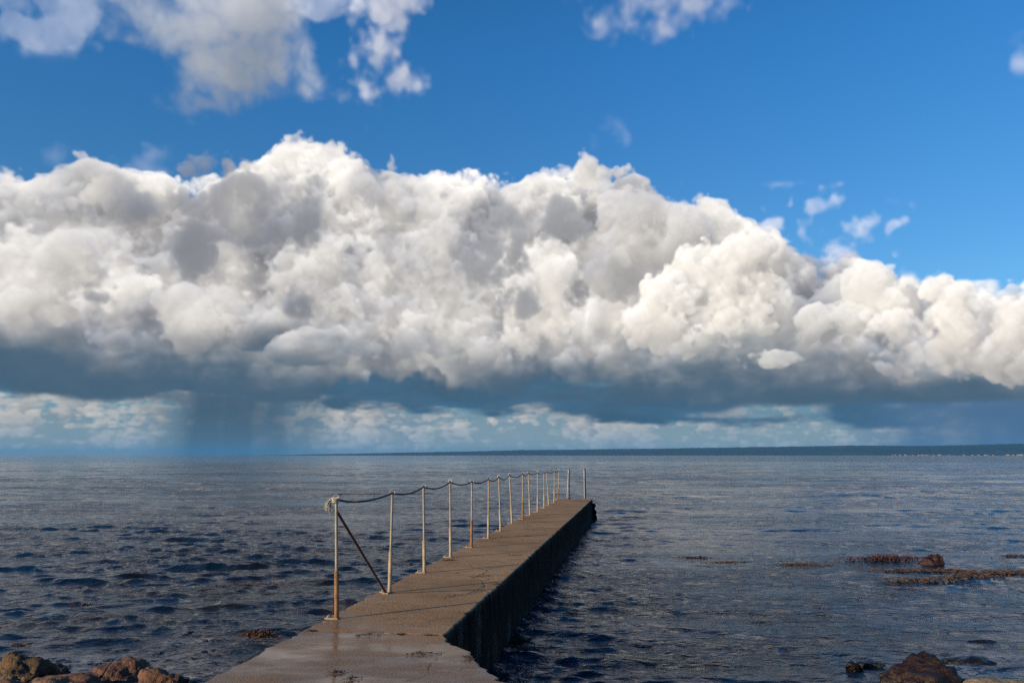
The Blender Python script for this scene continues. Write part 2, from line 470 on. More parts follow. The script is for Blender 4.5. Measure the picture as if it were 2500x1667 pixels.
# ---------------------------------------------------------------- world
def build_world():
    sky = build_clouds()
    h, w = sky.cov.shape
    fade = smooth(43.0, 38.5, np.degrees(sky.E))
    px = np.empty((h, w, 4), np.float32)
    px[..., :3] = sky.rgb * fade[..., None] / WORLD_STRENGTH
    px[..., 3] = sky.cov * fade
    img = bpy.data.images.new("cloud_panorama", w, h, alpha=True, float_buffer=True)
    img.colorspace_settings.name = 'Linear Rec.709'
    img.alpha_mode = 'CHANNEL_PACKED'
    img.pixels.foreach_set(np.ascontiguousarray(px[::-1]).ravel())
    img.update()

    world = bpy.data.worlds.new("World")
    scene.world = world
    world.use_nodes = True
    nt = world.node_tree
    nt.nodes.clear()
    N, L = nt.nodes.new, nt.links.new

    def math_node(op, a, b=None, c=None):
        n = N('ShaderNodeMath')
        n.operation = op
        for i, v in enumerate((a, b, c)):
            if v is None:
                continue
            if isinstance(v, (int, float)):
                n.inputs[i].default_value = v
            else:
                L(v, n.inputs[i])
        return n.outputs[0]

    tc = N('ShaderNodeTexCoord')
    sep = N('ShaderNodeSeparateXYZ')
    L(tc.outputs['Generated'], sep.inputs[0])
    az = math_node('ARCTAN2', sep.outputs[0], sep.outputs[1])
    el = math_node('ARCSINE', sep.outputs[2])
    u = math_node('MULTIPLY_ADD', az, 1 / R(2 * SKY_AZ), 0.5)
    v = math_node('MULTIPLY_ADD', el, 1 / R(SKY_EL1 - SKY_EL0), -SKY_EL0 / (SKY_EL1 - SKY_EL0))
    v = math_node('MINIMUM', math_node('MAXIMUM', v, 0.002), 0.998)
    cmb = N('ShaderNodeCombineXYZ')
    L(u, cmb.inputs[0])
    L(v, cmb.inputs[1])
    tex = N('ShaderNodeTexImage')
    tex.image = img
    tex.extension = 'MIRROR'
    tex.interpolation = 'Cubic'
    L(cmb.outputs[0], tex.inputs[0])

    # the bank thins out to the sides; the sky behind the camera, where the sun stands, is clear
    dist = math_node('ABSOLUTE', az)
    thin = N('ShaderNodeMapRange')
    thin.interpolation_type = 'SMOOTHSTEP'
    L(dist, thin.inputs[0])
    thin.inputs[1].default_value = R(48)
    thin.inputs[2].default_value = R(80)
    thin.inputs[3].default_value = 1.0
    thin.inputs[4].default_value = 0.0
    cover = math_node('MULTIPLY', tex.outputs[1], thin.outputs[0])
    cloud = N('ShaderNodeMix')
    cloud.data_type = 'RGBA'
    cloud.inputs[6].default_value = (0, 0, 0, 1)
    L(thin.outputs[0], cloud.inputs[0])
    L(tex.outputs[0], cloud.inputs[7])

    st = N('ShaderNodeTexSky')
    st.sky_type = 'NISHITA'
    st.sun_disc = False
    st.sun_elevation = SUN_EL
    st.sun_rotation = SUN_AZ
    st.air_density = 1.0
    st.dust_density = 0.3
    st.ozone_density = 2.0
    tint = N('ShaderNodeMix')
    tint.data_type = 'RGBA'
    tint.blend_type = 'MULTIPLY'
    tint.inputs[0].default_value = 1.0
    L(st.outputs[0], tint.inputs[6])
    hue = N('ShaderNodeMix')
    hue.data_type = 'RGBA'
    hue.inputs[6].default_value = (*SKY_LOW, 1)
    hue.inputs[7].default_value = (*SKY_HIGH, 1)
    L(math_node('MULTIPLY_ADD', el, 1 / R(16), -11 / 16), hue.inputs[0])
    hue2 = N('ShaderNodeMix')
    hue2.data_type = 'RGBA'
    hue2.inputs[7].default_value = (*SKY_TOP, 1)
    L(math_node('MULTIPLY_ADD', el, 1 / R(30), -27 / 30), hue2.inputs[0])
    L(hue.outputs[2], hue2.inputs[6])
    L(hue2.outputs[2], tint.inputs[7])
    clear = N('ShaderNodeMix')
    clear.data_type = 'RGBA'
    clear.inputs[7].default_value = (0, 0, 0, 1)
    L(cover, clear.inputs[0])
    L(tint.outputs[2], clear.inputs[6])
    add = N('ShaderNodeMix')
    add.data_type = 'RGBA'
    add.blend_type = 'ADD'
    add.inputs[0].default_value = 1.0
    L(clear.outputs[2], add.inputs[6])
    L(cloud.outputs[2], add.inputs[7])
    bg = N('ShaderNodeBackground')
    bg.inputs[1].default_value = WORLD_STRENGTH
    L(add.outputs[2], bg.inputs[0])
    out = N('ShaderNodeOutputWorld')
    L(bg.outputs[0], out.inputs[0])


build_world()

# ---------------------------------------------------------------- helpers
def ray(px, py):
    cx, cy = (px - C_X) / F_PX, (C_Y - py) / F_PX
    return Vector((cx, math.cos(TILT) - cy * math.sin(TILT), math.sin(TILT) + cy * math.cos(TILT)))


def at(px, py, z=0.0):
    """the point at height z seen at that photo pixel"""
    d = ray(px, py)
    return Vector((0, 0, EYE)) + d * ((z - EYE) / d.z)


def at_depth(px, py, y):
    d = ray(px, py)
    return Vector((0, 0, EYE)) + d * (y / d.y)


def tag(o, label=None, cat=None, group=None, kind=None):
    for k, v in (('label', label), ('category', cat), ('group', group), ('kind', kind)):
        if v:
            o[k] = v
    return o


def empty(name, loc, rz=0.0):
    o = bpy.data.objects.new(name, None)
    o.location = loc
    o.rotation_euler = (0, 0, rz)
    o.empty_display_size = 0.1
    col.objects.link(o)
    return o


def mesh_obj(name, verts, faces, mat, parent=None, smooth_shade=False, loc=None):
    me = bpy.data.meshes.new(name)
    me.from_pydata([tuple(v) for v in verts], [], faces)
    if smooth_shade:
        me.polygons.foreach_set('use_smooth', [True] * len(me.polygons))
    if mat:
        me.materials.append(mat)
    me.update()
    o = bpy.data.objects.new(name, me)
    if loc is not None:
        o.location = loc
    if parent:
        o.parent = parent
    col.objects.link(o)
    return o


class Build:
    """collects shapes, links them as one mesh"""
    def __init__(self):
        self.v, self.f = [], []

    def add(self, v, f):
        n = len(self.v)
        self.v += [Vector(p) for p in v]
        self.f += [tuple(i + n for i in q) for q in f]
        return self

    def box(self, cx, cy, cz, sx, sy, sz, rz=0.0, bevel=0.0):
        b = min(bevel, sx * .45, sy * .45, sz * .45)
        c, s = math.cos(rz), math.sin(rz)
        if b <= 0:
            b = 1e-4
        layers = [(-sz / 2, b), (-sz / 2 + b, 0), (sz / 2 - b, 0), (sz / 2, b)]
        v = []
        for z, i in layers:
            for x, y in ((-sx / 2 + i, -sy / 2 + i), (sx / 2 - i, -sy / 2 + i), (sx / 2 - i, sy / 2 - i), (-sx / 2 + i, sy / 2 - i)):
                v.append((cx + x * c - y * s, cy + x * s + y * c, cz + z))
        f = [(3, 2, 1, 0), (12, 13, 14, 15)]
        for k in range(3):
            for j in range(4):
                a, d = k * 4 + j, k * 4 + (j + 1) % 4
                f.append((a, d, d + 4, a + 4))
        return self.add(v, f)

    def tube(self, pts, rad, n=10, caps=True):
        pts = [Vector(p) for p in pts]
        rads = rad if isinstance(rad, (list, tuple)) else [rad] * len(pts)
        v, f = [], []
        up = None
        for i, p in enumerate(pts):
            t = (pts[min(i + 1, len(pts) - 1)] - pts[max(i - 1, 0)])
            if t.length < 1e-9:
                t = Vector((0, 0, 1))
            t.normalize()
            if up is None:
                a = Vector((1, 0, 0)) if abs(t.x) < .8 else Vector((0, 1, 0))
            else:
                a = up
            u = (a - t * a.dot(t)).normalized()
            up = u
            w = t.cross(u)
            for k in range(n):
                g = 2 * math.pi * k / n
                v.append(p + (u * math.cos(g) + w * math.sin(g)) * rads[i])
        for i in range(len(pts) - 1):
            for k in range(n):
                a, b = i * n + k, i * n + (k + 1) % n
                f.append((a, b, b + n, a + n))
        if caps:
            f.append(tuple(range(n - 1, -1, -1)))
            f.append(tuple((len(pts) - 1) * n + k for k in range(n)))
        return self.add(v, f)

    def link(self, name, mat, parent=None, sm=True, kind=None):
        o = mesh_obj(name, self.v, self.f, mat, parent)
        if sm:
            me = o.data
            me.polygons.foreach_set('use_smooth', [True] * len(me.polygons))
            try:
                me.set_sharp_from_angle(angle=R(40))
            except Exception:
                pass
        if kind:
            o['kind'] = kind
        return o


# ---------------------------------------------------------------- materials
class Mat:
    def __init__(self, name):
        self.m = bpy.data.materials.new(name)
        self.m.use_nodes = True
        self.nt = self.m.node_tree
        self.b = self.nt.nodes['Principled BSDF']
        self.tc = self.nt.nodes.new('ShaderNodeTexCoord')

    def n(self, t, **k):
        o = self.nt.nodes.new(t)
        for a, v in k.items():
            setattr(o, a, v)
        return o

    def l(self, a, b):
        self.nt.links.new(a, b)

    def coord(self, scale=(1, 1, 1), loc=(0, 0, 0), rot=(0, 0, 0), world=False):
        mp = self.n('ShaderNodeMapping')
        mp.inputs['Scale'].default_value = scale
        mp.inputs['Location'].default_value = loc
        mp.inputs['Rotation'].default_value = rot
        if world:
            g = self.n('ShaderNodeNewGeometry')
            self.l(g.outputs['Position'], mp.inputs[0])
        else:
            self.l(self.tc.outputs['Object'], mp.inputs[0])
        return mp.outputs[0]

    def noise(self, scale, detail=4, rough=.55, vec=None, dist=0.0):
        t = self.n('ShaderNodeTexNoise')
        t.inputs['Scale'].default_value = scale
        t.inputs['Detail'].default_value = detail
        t.inputs['Roughness'].default_value = rough
        t.inputs['Distortion'].default_value = dist
        if vec is not None:
            self.l(vec, t.inputs['Vector'])
        else:
            self.l(self.tc.outputs['Object'], t.inputs['Vector'])
        return t.outputs[0]

    def ramp(self, fac, stops):
        r = self.n('ShaderNodeValToRGB')
        e = r.color_ramp.elements
        while len(e) < len(stops):
            e.new(0.5)
        for s, (p, c) in zip(e, stops):
            s.position = p
            s.color = (c, c, c, 1) if isinstance(c, (int, float)) else (*c, 1)
        self.l(fac, r.inputs[0])
        return r.outputs[0]

    def math(self, op, a, b=None, c=None, clamp=False):
        n = self.n('ShaderNodeMath', operation=op, use_clamp=clamp)
        for i, v in enumerate((a, b, c)):
            if v is None:
                continue
            if isinstance(v, (int, float)):
                n.inputs[i].default_value = v
            else:
                self.l(v, n.inputs[i])
        return n.outputs[0]

    def mix(self, fac, a, b, blend='MIX'):
        n = self.n('ShaderNodeMix', data_type='RGBA', blend_type=blend)
        for i, v in ((0, fac), (6, a), (7, b)):
            if isinstance(v, (int, float)):
                n.inputs[i].default_value = v
            elif isinstance(v, tuple):
                n.inputs[i].default_value = (*v, 1)
            else:
                self.l(v, n.inputs[i])
        return n.outputs[2]

    def rng(self, v, a, b, lo=0.0, hi=1.0):
        n = self.n('ShaderNodeMapRange', interpolation_type='SMOOTHSTEP')
        self.l(v, n.inputs[0])
        for i, x in enumerate((a, b, lo, hi)):
            n.inputs[i + 1].default_value = x
        return n.outputs[0]

    def bump(self, h, dist=.01, strength=1.0, normal=None):
        b = self.n('ShaderNodeBump')
        b.inputs['Distance'].default_value = dist
        if isinstance(strength, (int, float)):
            b.inputs['Strength'].default_value = strength
        else:
            self.l(strength, b.inputs['Strength'])
        self.l(h, b.inputs['Height'])
        if normal is not None:
            self.l(normal, b.inputs['Normal'])
        return b.outputs[0]

    def set(self, **k):
        for a, v in k.items():
            s = self.b.inputs[a.replace('_', ' ')]
            if isinstance(v, (int, float)):
                s.default_value = v
            elif isinstance(v, tuple):
                s.default_value = (*v, 1)
            else:
                self.l(v, s)
        return self


def m_water():
    m = Mat('sea_water')
    P = m.coord(world=True)
    sep = m.n('ShaderNodeSeparateXYZ')
    m.l(P, sep.inputs[0])
    # weed and stones under the shallows
    wd = m.noise(.55, 4, .6, m.coord((1, .8, 1), world=True))
    near = m.rng(sep.outputs[1], 34, 9)
    shallow = m.math('MULTIPLY', m.rng(wd, .46, .60), near)
    deep = (.003, .012, .028)
    base = m.mix(shallow, deep, (.014, .009, .005))
    # wind patches: ruffled and calmer water
    gust = m.noise(.05, 3, .55, m.coord((.55, 1.3, 1), (7, 3, 0), world=True))
    gust2 = m.noise(.35, 3, .55, m.coord((.45, 1.5, 1), (2, 9, 0), world=True))
    ruff = m.math('ADD', m.math('MULTIPLY', gust, .6), m.math('MULTIPLY', gust2, .4))
    ruff = m.rng(ruff, .38, .60, .22, 1.1)
    c1 = m.coord((1.0, 1.9, 1), rot=(0, 0, R(12)), world=True)
    c2 = m.coord((1.0, 1.5, 1), (31, 5, 0), rot=(0, 0, R(-24)), world=True)
    f1 = m.noise(5.2, 5, .62, c1, .35)
    f2 = m.noise(1.5, 4, .60, c2, .3)
    # wavelets: slopes straight from a vector noise, so that they hold out to the horizon
    def slopes(scale, detail, vec, amp):
        t = m.n('ShaderNodeTexNoise')
        t.inputs['Scale'].default_value = scale
        t.inputs['Detail'].default_value = detail
        t.inputs['Roughness'].default_value = .6
        m.l(vec, t.inputs['Vector'])
        a = m.n('ShaderNodeVectorMath', operation='SUBTRACT')
        a.inputs[1].default_value = (.5, .5, .5)
        m.l(t.outputs[1], a.inputs[0])
        b = m.n('ShaderNodeVectorMath', operation='MULTIPLY')
        b.inputs[1].default_value = (amp * .7, amp, 0)
        m.l(a.outputs[0], b.inputs[0])
        return b.outputs[0]
    geo = m.n('ShaderNodeNewGeometry')
    far = m.rng(sep.outputs[1], 12, 110, .10, 1.05)
    sl = m.n('ShaderNodeVectorMath', operation='ADD')
    m.l(slopes(2.4, 4, m.coord((.75, 1.5, 1), (3, 1, 0), rot=(0, 0, R(8)), world=True), 1.0), sl.inputs[0])
    m.l(slopes(.35, 2, m.coord((.7, 1.5, 1), (9, 4, 0), rot=(0, 0, R(-10)), world=True), .75), sl.inputs[1])
    scl = m.n('ShaderNodeVectorMath', operation='SCALE')
    m.l(sl.outputs[0], scl.inputs[0])
    m.l(m.math('MULTIPLY', far, ruff), scl.inputs[3])
    nn = m.n('ShaderNodeVectorMath', operation='ADD')
    m.l(geo.outputs['Normal'], nn.inputs[0])
    m.l(scl.outputs[0], nn.inputs[1])
    nrm = m.n('ShaderNodeVectorMath', operation='NORMALIZE')
    m.l(nn.outputs[0], nrm.inputs[0])
    n = m.bump(f2, .10, ruff, nrm.outputs[0])
    n = m.bump(f1, .034, ruff, n)
    f0 = m.noise(15, 3, .6, c2)
    n = m.bump(f0, .007, ruff, n)
    # foam flecks where the swell breaks on the stones
    at_f = m.n('ShaderNodeAttribute', attribute_name='foam')
    fn = m.noise(9, 6, .7, m.coord((1, 1.6, 1), world=True), 1.2)
    fm = m.math('MULTIPLY', m.rng(fn, .46, .56), at_f.outputs['Fac'], clamp=True)
    base = m.mix(fm, base, (.62, .62, .60))
    rough = m.math('ADD', m.math('MULTIPLY', fm, .6), .045)
    m.set(Base_Color=base, Roughness=rough, IOR=1.333, Specular_IOR_Level=.25, Normal=n)
    return m.m


def m_concrete():
    m = Mat('old_concrete')
    P = m.coord(world=True)
    sep = m.n('ShaderNodeSeparateXYZ')
    m.l(P, sep.inputs[0])
    big = m.noise(.9, 5, .6, P)
    mid = m.noise(5, 5, .65, P)
    grit = m.noise(70, 4, .7, P)
    peb = m.n('ShaderNodeTexVoronoi')
    peb.inputs['Scale'].default_value = 55
    m.l(P, peb.inputs['Vector'])
    c = m.mix(m.rng(big, .3, .7), (.31, .186, .092), (.45, .290, .156))
    c = m.mix(m.math('MULTIPLY', m.rng(mid, .5, .72), .55), c, (.20, .125, .068))
    c = m.mix(m.math('MULTIPLY', m.rng(grit, .55, .75), .5), c, (.40, .34, .27))
    c = m.mix(m.math('MULTIPLY', m.rng(grit, .45, .28), .6), c, (.10, .08, .062))
    # pale salt lines drying across the deck
    salt = m.noise(2.2, 6, .7, m.coord((.35, 3.2, 1), (4, 0, 0), (0, 0, R(-9)), world=True))
    c = m.mix(m.math('MULTIPLY', m.rng(salt, .60, .70), .28), c, (.46, .40, .33))
    # cracks
    vo = m.n('ShaderNodeTexVoronoi', feature='DISTANCE_TO_EDGE')
    vo.inputs['Scale'].default_value = .62
    wob = m.n('ShaderNodeVectorMath', operation='ADD')
    nz = m.n('ShaderNodeTexNoise')
    nz.inputs['Scale'].default_value = 2.2
    nz.inputs['Detail'].default_value = 6
    m.l(P, nz.inputs['Vector'])
    sc = m.n('ShaderNodeVectorMath', operation='SCALE')
    sc.inputs[3].default_value = .55
    m.l(nz.outputs[1], sc.inputs[0])
    m.l(P, wob.inputs[0])
    m.l(sc.outputs[0], wob.inputs[1])
    m.l(wob.outputs[0], vo.inputs['Vector'])
    keep = m.rng(m.noise(.7, 2, .5, m.coord((1, 1, 1), (9, 4, 0), world=True)), .50, .60)
    crack = m.math('MULTIPLY', m.rng(vo.outputs[0], .012, .002), keep)
    c = m.mix(m.math('MULTIPLY', crack, .5), c, (.06, .046, .034))
    # the landing is washed by the waves: wet film and puddles
    wn = m.noise(.8, 4, .55, m.coord((1, .8, 1), (3, 1, 0), world=True))
    wy = m.math('ADD', sep.outputs[1], m.math('MULTIPLY', wn, -3.2))
    left = m.math('MULTIPLY', sep.outputs[0], .75)
    wet = m.rng(m.math('ADD', wy, left), 6.2, 4.6)
    patchy = m.rng(m.noise(1.6, 5, .62, m.coord((.8, 1.6, 1), (2, 5, 0), (0, 0, R(15)), world=True)), .40, .60, .40, 1.0)
    wet = m.math('MULTIPLY', wet, patchy)
    dn = m.noise(1.4, 5, .6, m.coord((.7, 2.0, 1), (1, 7, 0), world=True))
    damp = m.rng(dn, .50, .66, 0, .45)
    wet = m.math('MAXIMUM', wet, m.math('MULTIPLY', damp, m.rng(sep.outputs[1], 12, 8)))
    pud = m.math('MULTIPLY', wet, m.rng(m.noise(1.1, 3, .5, m.coord((.8, 1.5, 1), (5, 2, 0), world=True)), .44, .56))
    c = m.mix(m.math('MULTIPLY', wet, .85), c, m.mix(1.0, c, (.46, .36, .29), 'MULTIPLY'))
    c = m.mix(m.rng(m.math('ADD', wy, left), 6.6, 4.8, 0, .55), c, m.mix(1.0, c, (.52, .42, .34), 'MULTIPLY'))
    # algae and tide line, carried up nearly the whole face as painted shade
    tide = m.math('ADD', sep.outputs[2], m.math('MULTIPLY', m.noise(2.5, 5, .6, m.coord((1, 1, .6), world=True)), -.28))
    alg_shade = m.math('MULTIPLY', m.rng(tide, .72, .50), m.rng(sep.outputs[2], .737, .715))
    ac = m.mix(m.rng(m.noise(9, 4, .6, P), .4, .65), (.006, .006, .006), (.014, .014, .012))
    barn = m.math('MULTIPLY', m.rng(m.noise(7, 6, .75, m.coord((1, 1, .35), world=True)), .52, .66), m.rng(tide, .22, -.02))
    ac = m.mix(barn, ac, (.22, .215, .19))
    c = m.mix(alg_shade, c, ac)
    # upright faces multiplied darker: their shade is put into the colour
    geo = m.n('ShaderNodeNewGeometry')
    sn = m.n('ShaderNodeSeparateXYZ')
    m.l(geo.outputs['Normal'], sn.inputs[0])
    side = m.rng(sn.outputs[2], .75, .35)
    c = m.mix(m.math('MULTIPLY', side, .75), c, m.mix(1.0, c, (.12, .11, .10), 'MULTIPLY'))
    rough = m.rng(grit, .3, .7, .78, .95)
    h = m.math('ADD', m.math('MULTIPLY', mid, .8), m.math('MULTIPLY', grit, .35))
    h = m.math('ADD', h, m.math('MULTIPLY', peb.outputs[0], .25))
    h = m.math('SUBTRACT', h, m.math('MULTIPLY', crack, .8))
    dry = m.math('SUBTRACT', 1.0, m.math('MULTIPLY', pud, .8))
    nrm = m.bump(h, .012, dry)
    m.set(Base_Color=c, Roughness=rough, Normal=nrm, Specular_IOR_Level=.12)
    cn = m.bump(m.math('ADD', mid, m.math('MULTIPLY', grit, .25)), .006, m.math('SUBTRACT', 1.0, m.math('MULTIPLY', pud, .92)))
    m.set(Coat_Weight=m.math('MULTIPLY', wet, .95), Coat_Roughness=m.math('MULTIPLY_ADD', pud, -.13, .19), Coat_IOR=1.33, Coat_Normal=cn)
    return m.m


def m_pipe(name, light, dark, rust, rough=.55, metal=0.0):
    m = Mat(name)
    a = m.noise(14, 4, .6, m.coord((1, 1, .35)))
    b = m.noise(60, 3, .6, m.coord((1, 1, .5)))
    c = m.mix(m.rng(a, .35, .68), light, dark)
    if rust:
        c = m.mix(m.rng(m.noise(9, 5, .7, m.coord((1.4, 1.4, .25), (3, 1, 0))), .50, .68), c, rust)
    c = m.mix(m.math('MULTIPLY', m.rng(b, .55, .7), .4), c, tuple(x * .4 for x in dark))
    m.set(Base_Color=c, Roughness=m.rng(a, .3, .7, rough - .12, rough + .15), Metallic=metal, Normal=m.bump(b, .002, .6))
    return m.m


def m_rock(name, c1, c2, c3, rough=.8, wetline=None, spots=.5):
    m = Mat(name)
    P = m.coord(world=True)
    a = m.noise(2.6, 6, .62, P)
    b = m.noise(13, 5, .65, m.coord((1, 1, 1), (3, 7, 1), world=True))
    g = m.noise(60, 3, .7, P)
    c = m.mix(m.rng(a, .38, .62), c1, c2)
    c = m.mix(m.math('MULTIPLY', m.rng(b, .50, .66), spots), c, c3)
    c = m.mix(m.math('MULTIPLY', m.rng(g, .56, .72), .35), c, tuple(min(1, x * 2.2 + .02) for x in c1))
    c = m.mix(m.math('MULTIPLY', m.rng(g, .44, .30), .5), c, tuple(x * .3 for x in c1))
    r = m.rng(b, .3, .7, rough - .1, min(1, rough + .1))
    if wetline is not None:
        sep = m.n('ShaderNodeSeparateXYZ')
        m.l(P, sep.inputs[0])
        w = m.rng(m.math('ADD', sep.outputs[2], m.math('MULTIPLY', a, -.25)), wetline, wetline - .12)
        c = m.mix(m.math('MULTIPLY', w, .8), c, m.mix(1.0, c, (.30, .28, .27), 'MULTIPLY'))
        r = m.math('ADD', m.math('MULTIPLY', r, m.math('SUBTRACT', 1.0, w)), m.math('MULTIPLY', w, .38))
    h = m.math('ADD', a, m.math('MULTIPLY', b, .35))
    h = m.math('ADD', h, m.math('MULTIPLY', g, .05))
    m.set(Base_Color=c, Roughness=r, Normal=m.bump(h, .09, 1.0))
    return m.m


def m_weed(name, c1, c2, rough=.32):
    m = Mat(name)
    a = m.noise(9, 3, .6, m.coord(world=True))
    m.set(Base_Color=m.mix(m.rng(a, .38, .62), c1, c2), Roughness=rough)
    return m.m


def m_plain(name, c, rough=.7, c2=None, scale=20):
    m = Mat(name)
    a = m.noise(scale, 4, .6)
    m.set(Base_Color=m.mix(m.rng(a, .35, .65), c, c2 or tuple(x * .7 for x in c)), Roughness=rough)
    return m.m


def m_rope(name, c, c2):
    m = Mat(name)
    w = m.n('ShaderNodeTexWave', wave_type='BANDS', bands_direction='DIAGONAL')
    w.inputs['Scale'].default_value = 28
    m.l(m.coord(world=True), w.inputs['Vector'])
    g = m.noise(90, 3, .6, m.coord(world=True))
    m.set(Base_Color=m.mix(m.rng(g, .4, .65), c, c2), Roughness=.85, Normal=m.bump(w.outputs[1], .006, .8))
    return m.m


def m_forest():
    m = Mat('far_woodland')
    P = m.coord(world=True)
    a = m.noise(.004, 6, .65, P)
    b = m.noise(.0016, 3, .5, m.coord((1, 1, 1), (500, 90, 0), world=True))
    c = m.mix(m.rng(a, .35, .65), (.012, .024, .014), (.024, .040, .020))
    c = m.mix(m.math('MULTIPLY', m.rng(b, .60, .66), .6), c, (.045, .055, .025))
    m.set(Base_Color=c, Roughness=.9)
    return m.m


def m_shore():
    m = Mat('shingle')
    P = m.coord(world=True)
    v = m.n('ShaderNodeTexVoronoi')
    v.inputs['Scale'].default_value = 14
    m.l(P, v.inputs['Vector'])
    c = m.mix(m.rng(m.noise(3, 4, .6, P), .35, .65), (.09, .07, .05), (.20, .16, .12))
    c = m.mix(.4, c, v.outputs['Color'], 'MULTIPLY')
    m.set(Base_Color=c, Roughness=.8, Normal=m.bump(v.outputs[0], .04, 1.0))
    return m.m


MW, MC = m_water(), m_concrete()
GALV = m_pipe('galvanised_pipe', (.44, .385, .30), (.27, .235, .185), (.26, .16, .08), .5, .15)
CREAM = m_pipe('weathered_cream_sleeve', (.44, .36, .25), (.30, .235, .155), (.27, .15, .065), .6)
RUST = m_pipe('rusty_sleeve', (.31, .155, .060), (.19, .085, .034), (.12, .055, .03), .7)
DARKRUST = m_pipe('dark_rusty_bar', (.085, .040, .026), (.05, .026, .02), (.14, .05, .025), .7)
ZINC = m_pipe('dull_zinc', (.48, .48, .46), (.30, .30, .29), None, .42, .45)
BLACKSTEEL = m_pipe('dark_steel', (.03, .03, .032), (.018, .018, .02), None, .5, .3)  # near-black far legs and rungs; the front handrails are zinc
ROPE = m_rope('grey_rope', (.050, .055, .065), (.095, .10, .11))
PALEROPE = m_rope('pale_rope', (.58, .54, .46), (.40, .37, .31))

# ---------------------------------------------------------------- sea
PIER_DIR = None


def build_sea():
    az = np.concatenate([np.linspace(-100, -46, 28)[:-1], np.linspace(-46, 46, 1020), np.linspace(46, 100, 28)[1:]])
    r = [5.0]
    while r[-1] < 300:
        r.append(r[-1] + max(.026, r[-1] * .0043))
    while r[-1] < 25000:
        r.append(r[-1] * 1.12)
    r = np.array(r)
    A, RR = np.meshgrid(np.radians(az), r)
    X = (np.sin(A) * RR)
    Y = (np.cos(A) * RR)
    dr = np.gradient(r)[:, None] * np.ones_like(A)
    Z = np.zeros_like(X)
    HX = np.zeros_like(X)
    HY = np.zeros_like(X)
    rng = np.random.default_rng(12)
    # sheltered water on the lee side of the pier is calmer; gusts vary the chop
    def vnoise(x, y, s, seed):
        q = np.random.default_rng(seed)
        t = np.zeros_like(x)
        for _ in range(5):
            a = q.uniform(0, 2 * math.pi)
            k = 2 * math.pi / (s * q.uniform(.7, 1.5))
            t += np.sin(k * (x * math.cos(a) * .7 + y * math.sin(a) * 1.2) + q.uniform(0, 6.28))
        return t / 2.2
    lee = 1 - .45 * smooth(-.6, 1.4, X - .155 * Y + .3) * smooth(60, 25, RR)
    gust = np.clip(1 + .32 * vnoise(X, Y, 22, 3) + .22 * vnoise(X, Y, 7, 4), .35, 1.8) * lee
    n = 150
    for i in range(n):
        lam = .13 * (5.0 / .13) ** ((i + rng.random()) / n)
        th = R(-98) + rng.normal(0, .52 if lam < .5 else .26)          # travelling towards the shore
        k = 2 * math.pi / lam
        kx, ky = math.cos(th) * k, math.sin(th) * k
        slope = .037 * min(1.0, .45 / lam) ** 1.1
        amp = slope / k
        keep = np.clip(1.7 - dr * 3.4 / lam, 0, 1)
        ph = kx * X + ky * Y + rng.uniform(0, 6.283)
        # wave groups
        env = 1 + .5 * np.sin(ph * .13 + rng.uniform(0, 6.28) + X * .21 * rng.normal()) 
        a = amp * keep * (.8 + .2 * env) * (gust if lam < 3 else 1)
        Z += a * np.sin(ph)
        q = .75
        HX += q * a * math.cos(th) * np.cos(ph)
        HY += q * a * math.sin(th) * np.cos(ph)
    # a low swell running in
    for lam, th, amp in ((6.5, R(-96), .014), (4.3, R(-108), .010), (11, R(-88), .022), (3.3, R(-93), 0), (2.3, R(-101), 0), (2.8, R(-84), 0)):
        k = 2 * math.pi / lam
        ph = k * (math.cos(th) * X + math.sin(th) * Y) + lam
        if amp == 0:                                # short ranks of steeper waves, a few crests at a time
            g = np.clip(vnoise(X * .30, Y, 13, int(lam * 10)) - .15, 0, 1.3)
            Z += .0125 * lam * .75 * g * np.clip(1.7 - dr * 3.4 / lam, 0, 1) * (np.sin(ph) + .35 * np.sin(2 * ph + 1.2))
            continue
        Z += amp * np.clip(1.7 - dr * 3.4 / lam, 0, 1) * (np.sin(ph) + .3 * np.sin(2 * ph + .6)) * (1 + .5 * vnoise(X, Y, 26, 8))
    foam = np.zeros_like(X)
    for fx, fy, fr in FOAM:
        foam = np.maximum(foam, np.exp(-(((X - fx) / fr) ** 2 + ((Y - fy) / (fr * .7)) ** 2)))
    foam = foam * (.4 + .6 * smooth(-.01, .03, Z))
    co = np.stack([X + HX, Y + HY, Z], -1).reshape(-1, 3).astype(np.float32)
    nr, na = X.shape
    i = np.arange(nr * na).reshape(nr, na)
    quads = np.stack([i[:-1, :-1], i[:-1, 1:], i[1:, 1:], i[1:, :-1]], -1).reshape(-1, 4)[:, ::-1]
    me = bpy.data.meshes.new('sea')
    me.vertices.add(len(co))
    me.vertices.foreach_set('co', co.ravel())
    me.loops.add(quads.size)
    me.loops.foreach_set('vertex_index', np.ascontiguousarray(quads).ravel().astype(np.int32))
    me.polygons.add(len(quads))
    me.polygons.foreach_set('loop_start', np.arange(0, quads.size, 4, dtype=np.int32))
    me.polygons.foreach_set('use_smooth', np.ones(len(quads), bool))
    me.update(calc_edges=True)
    at_ = me.attributes.new('foam', 'FLOAT', 'POINT')
    at_.data.foreach_set('value', foam.ravel().astype(np.float32))
    me.materials.append(MW)
    o = bpy.data.objects.new('sea', me)
    col.objects.link(o)
    tag(o, 'dark blue grey choppy sea reaching from the stones to the horizon', kind='structure')


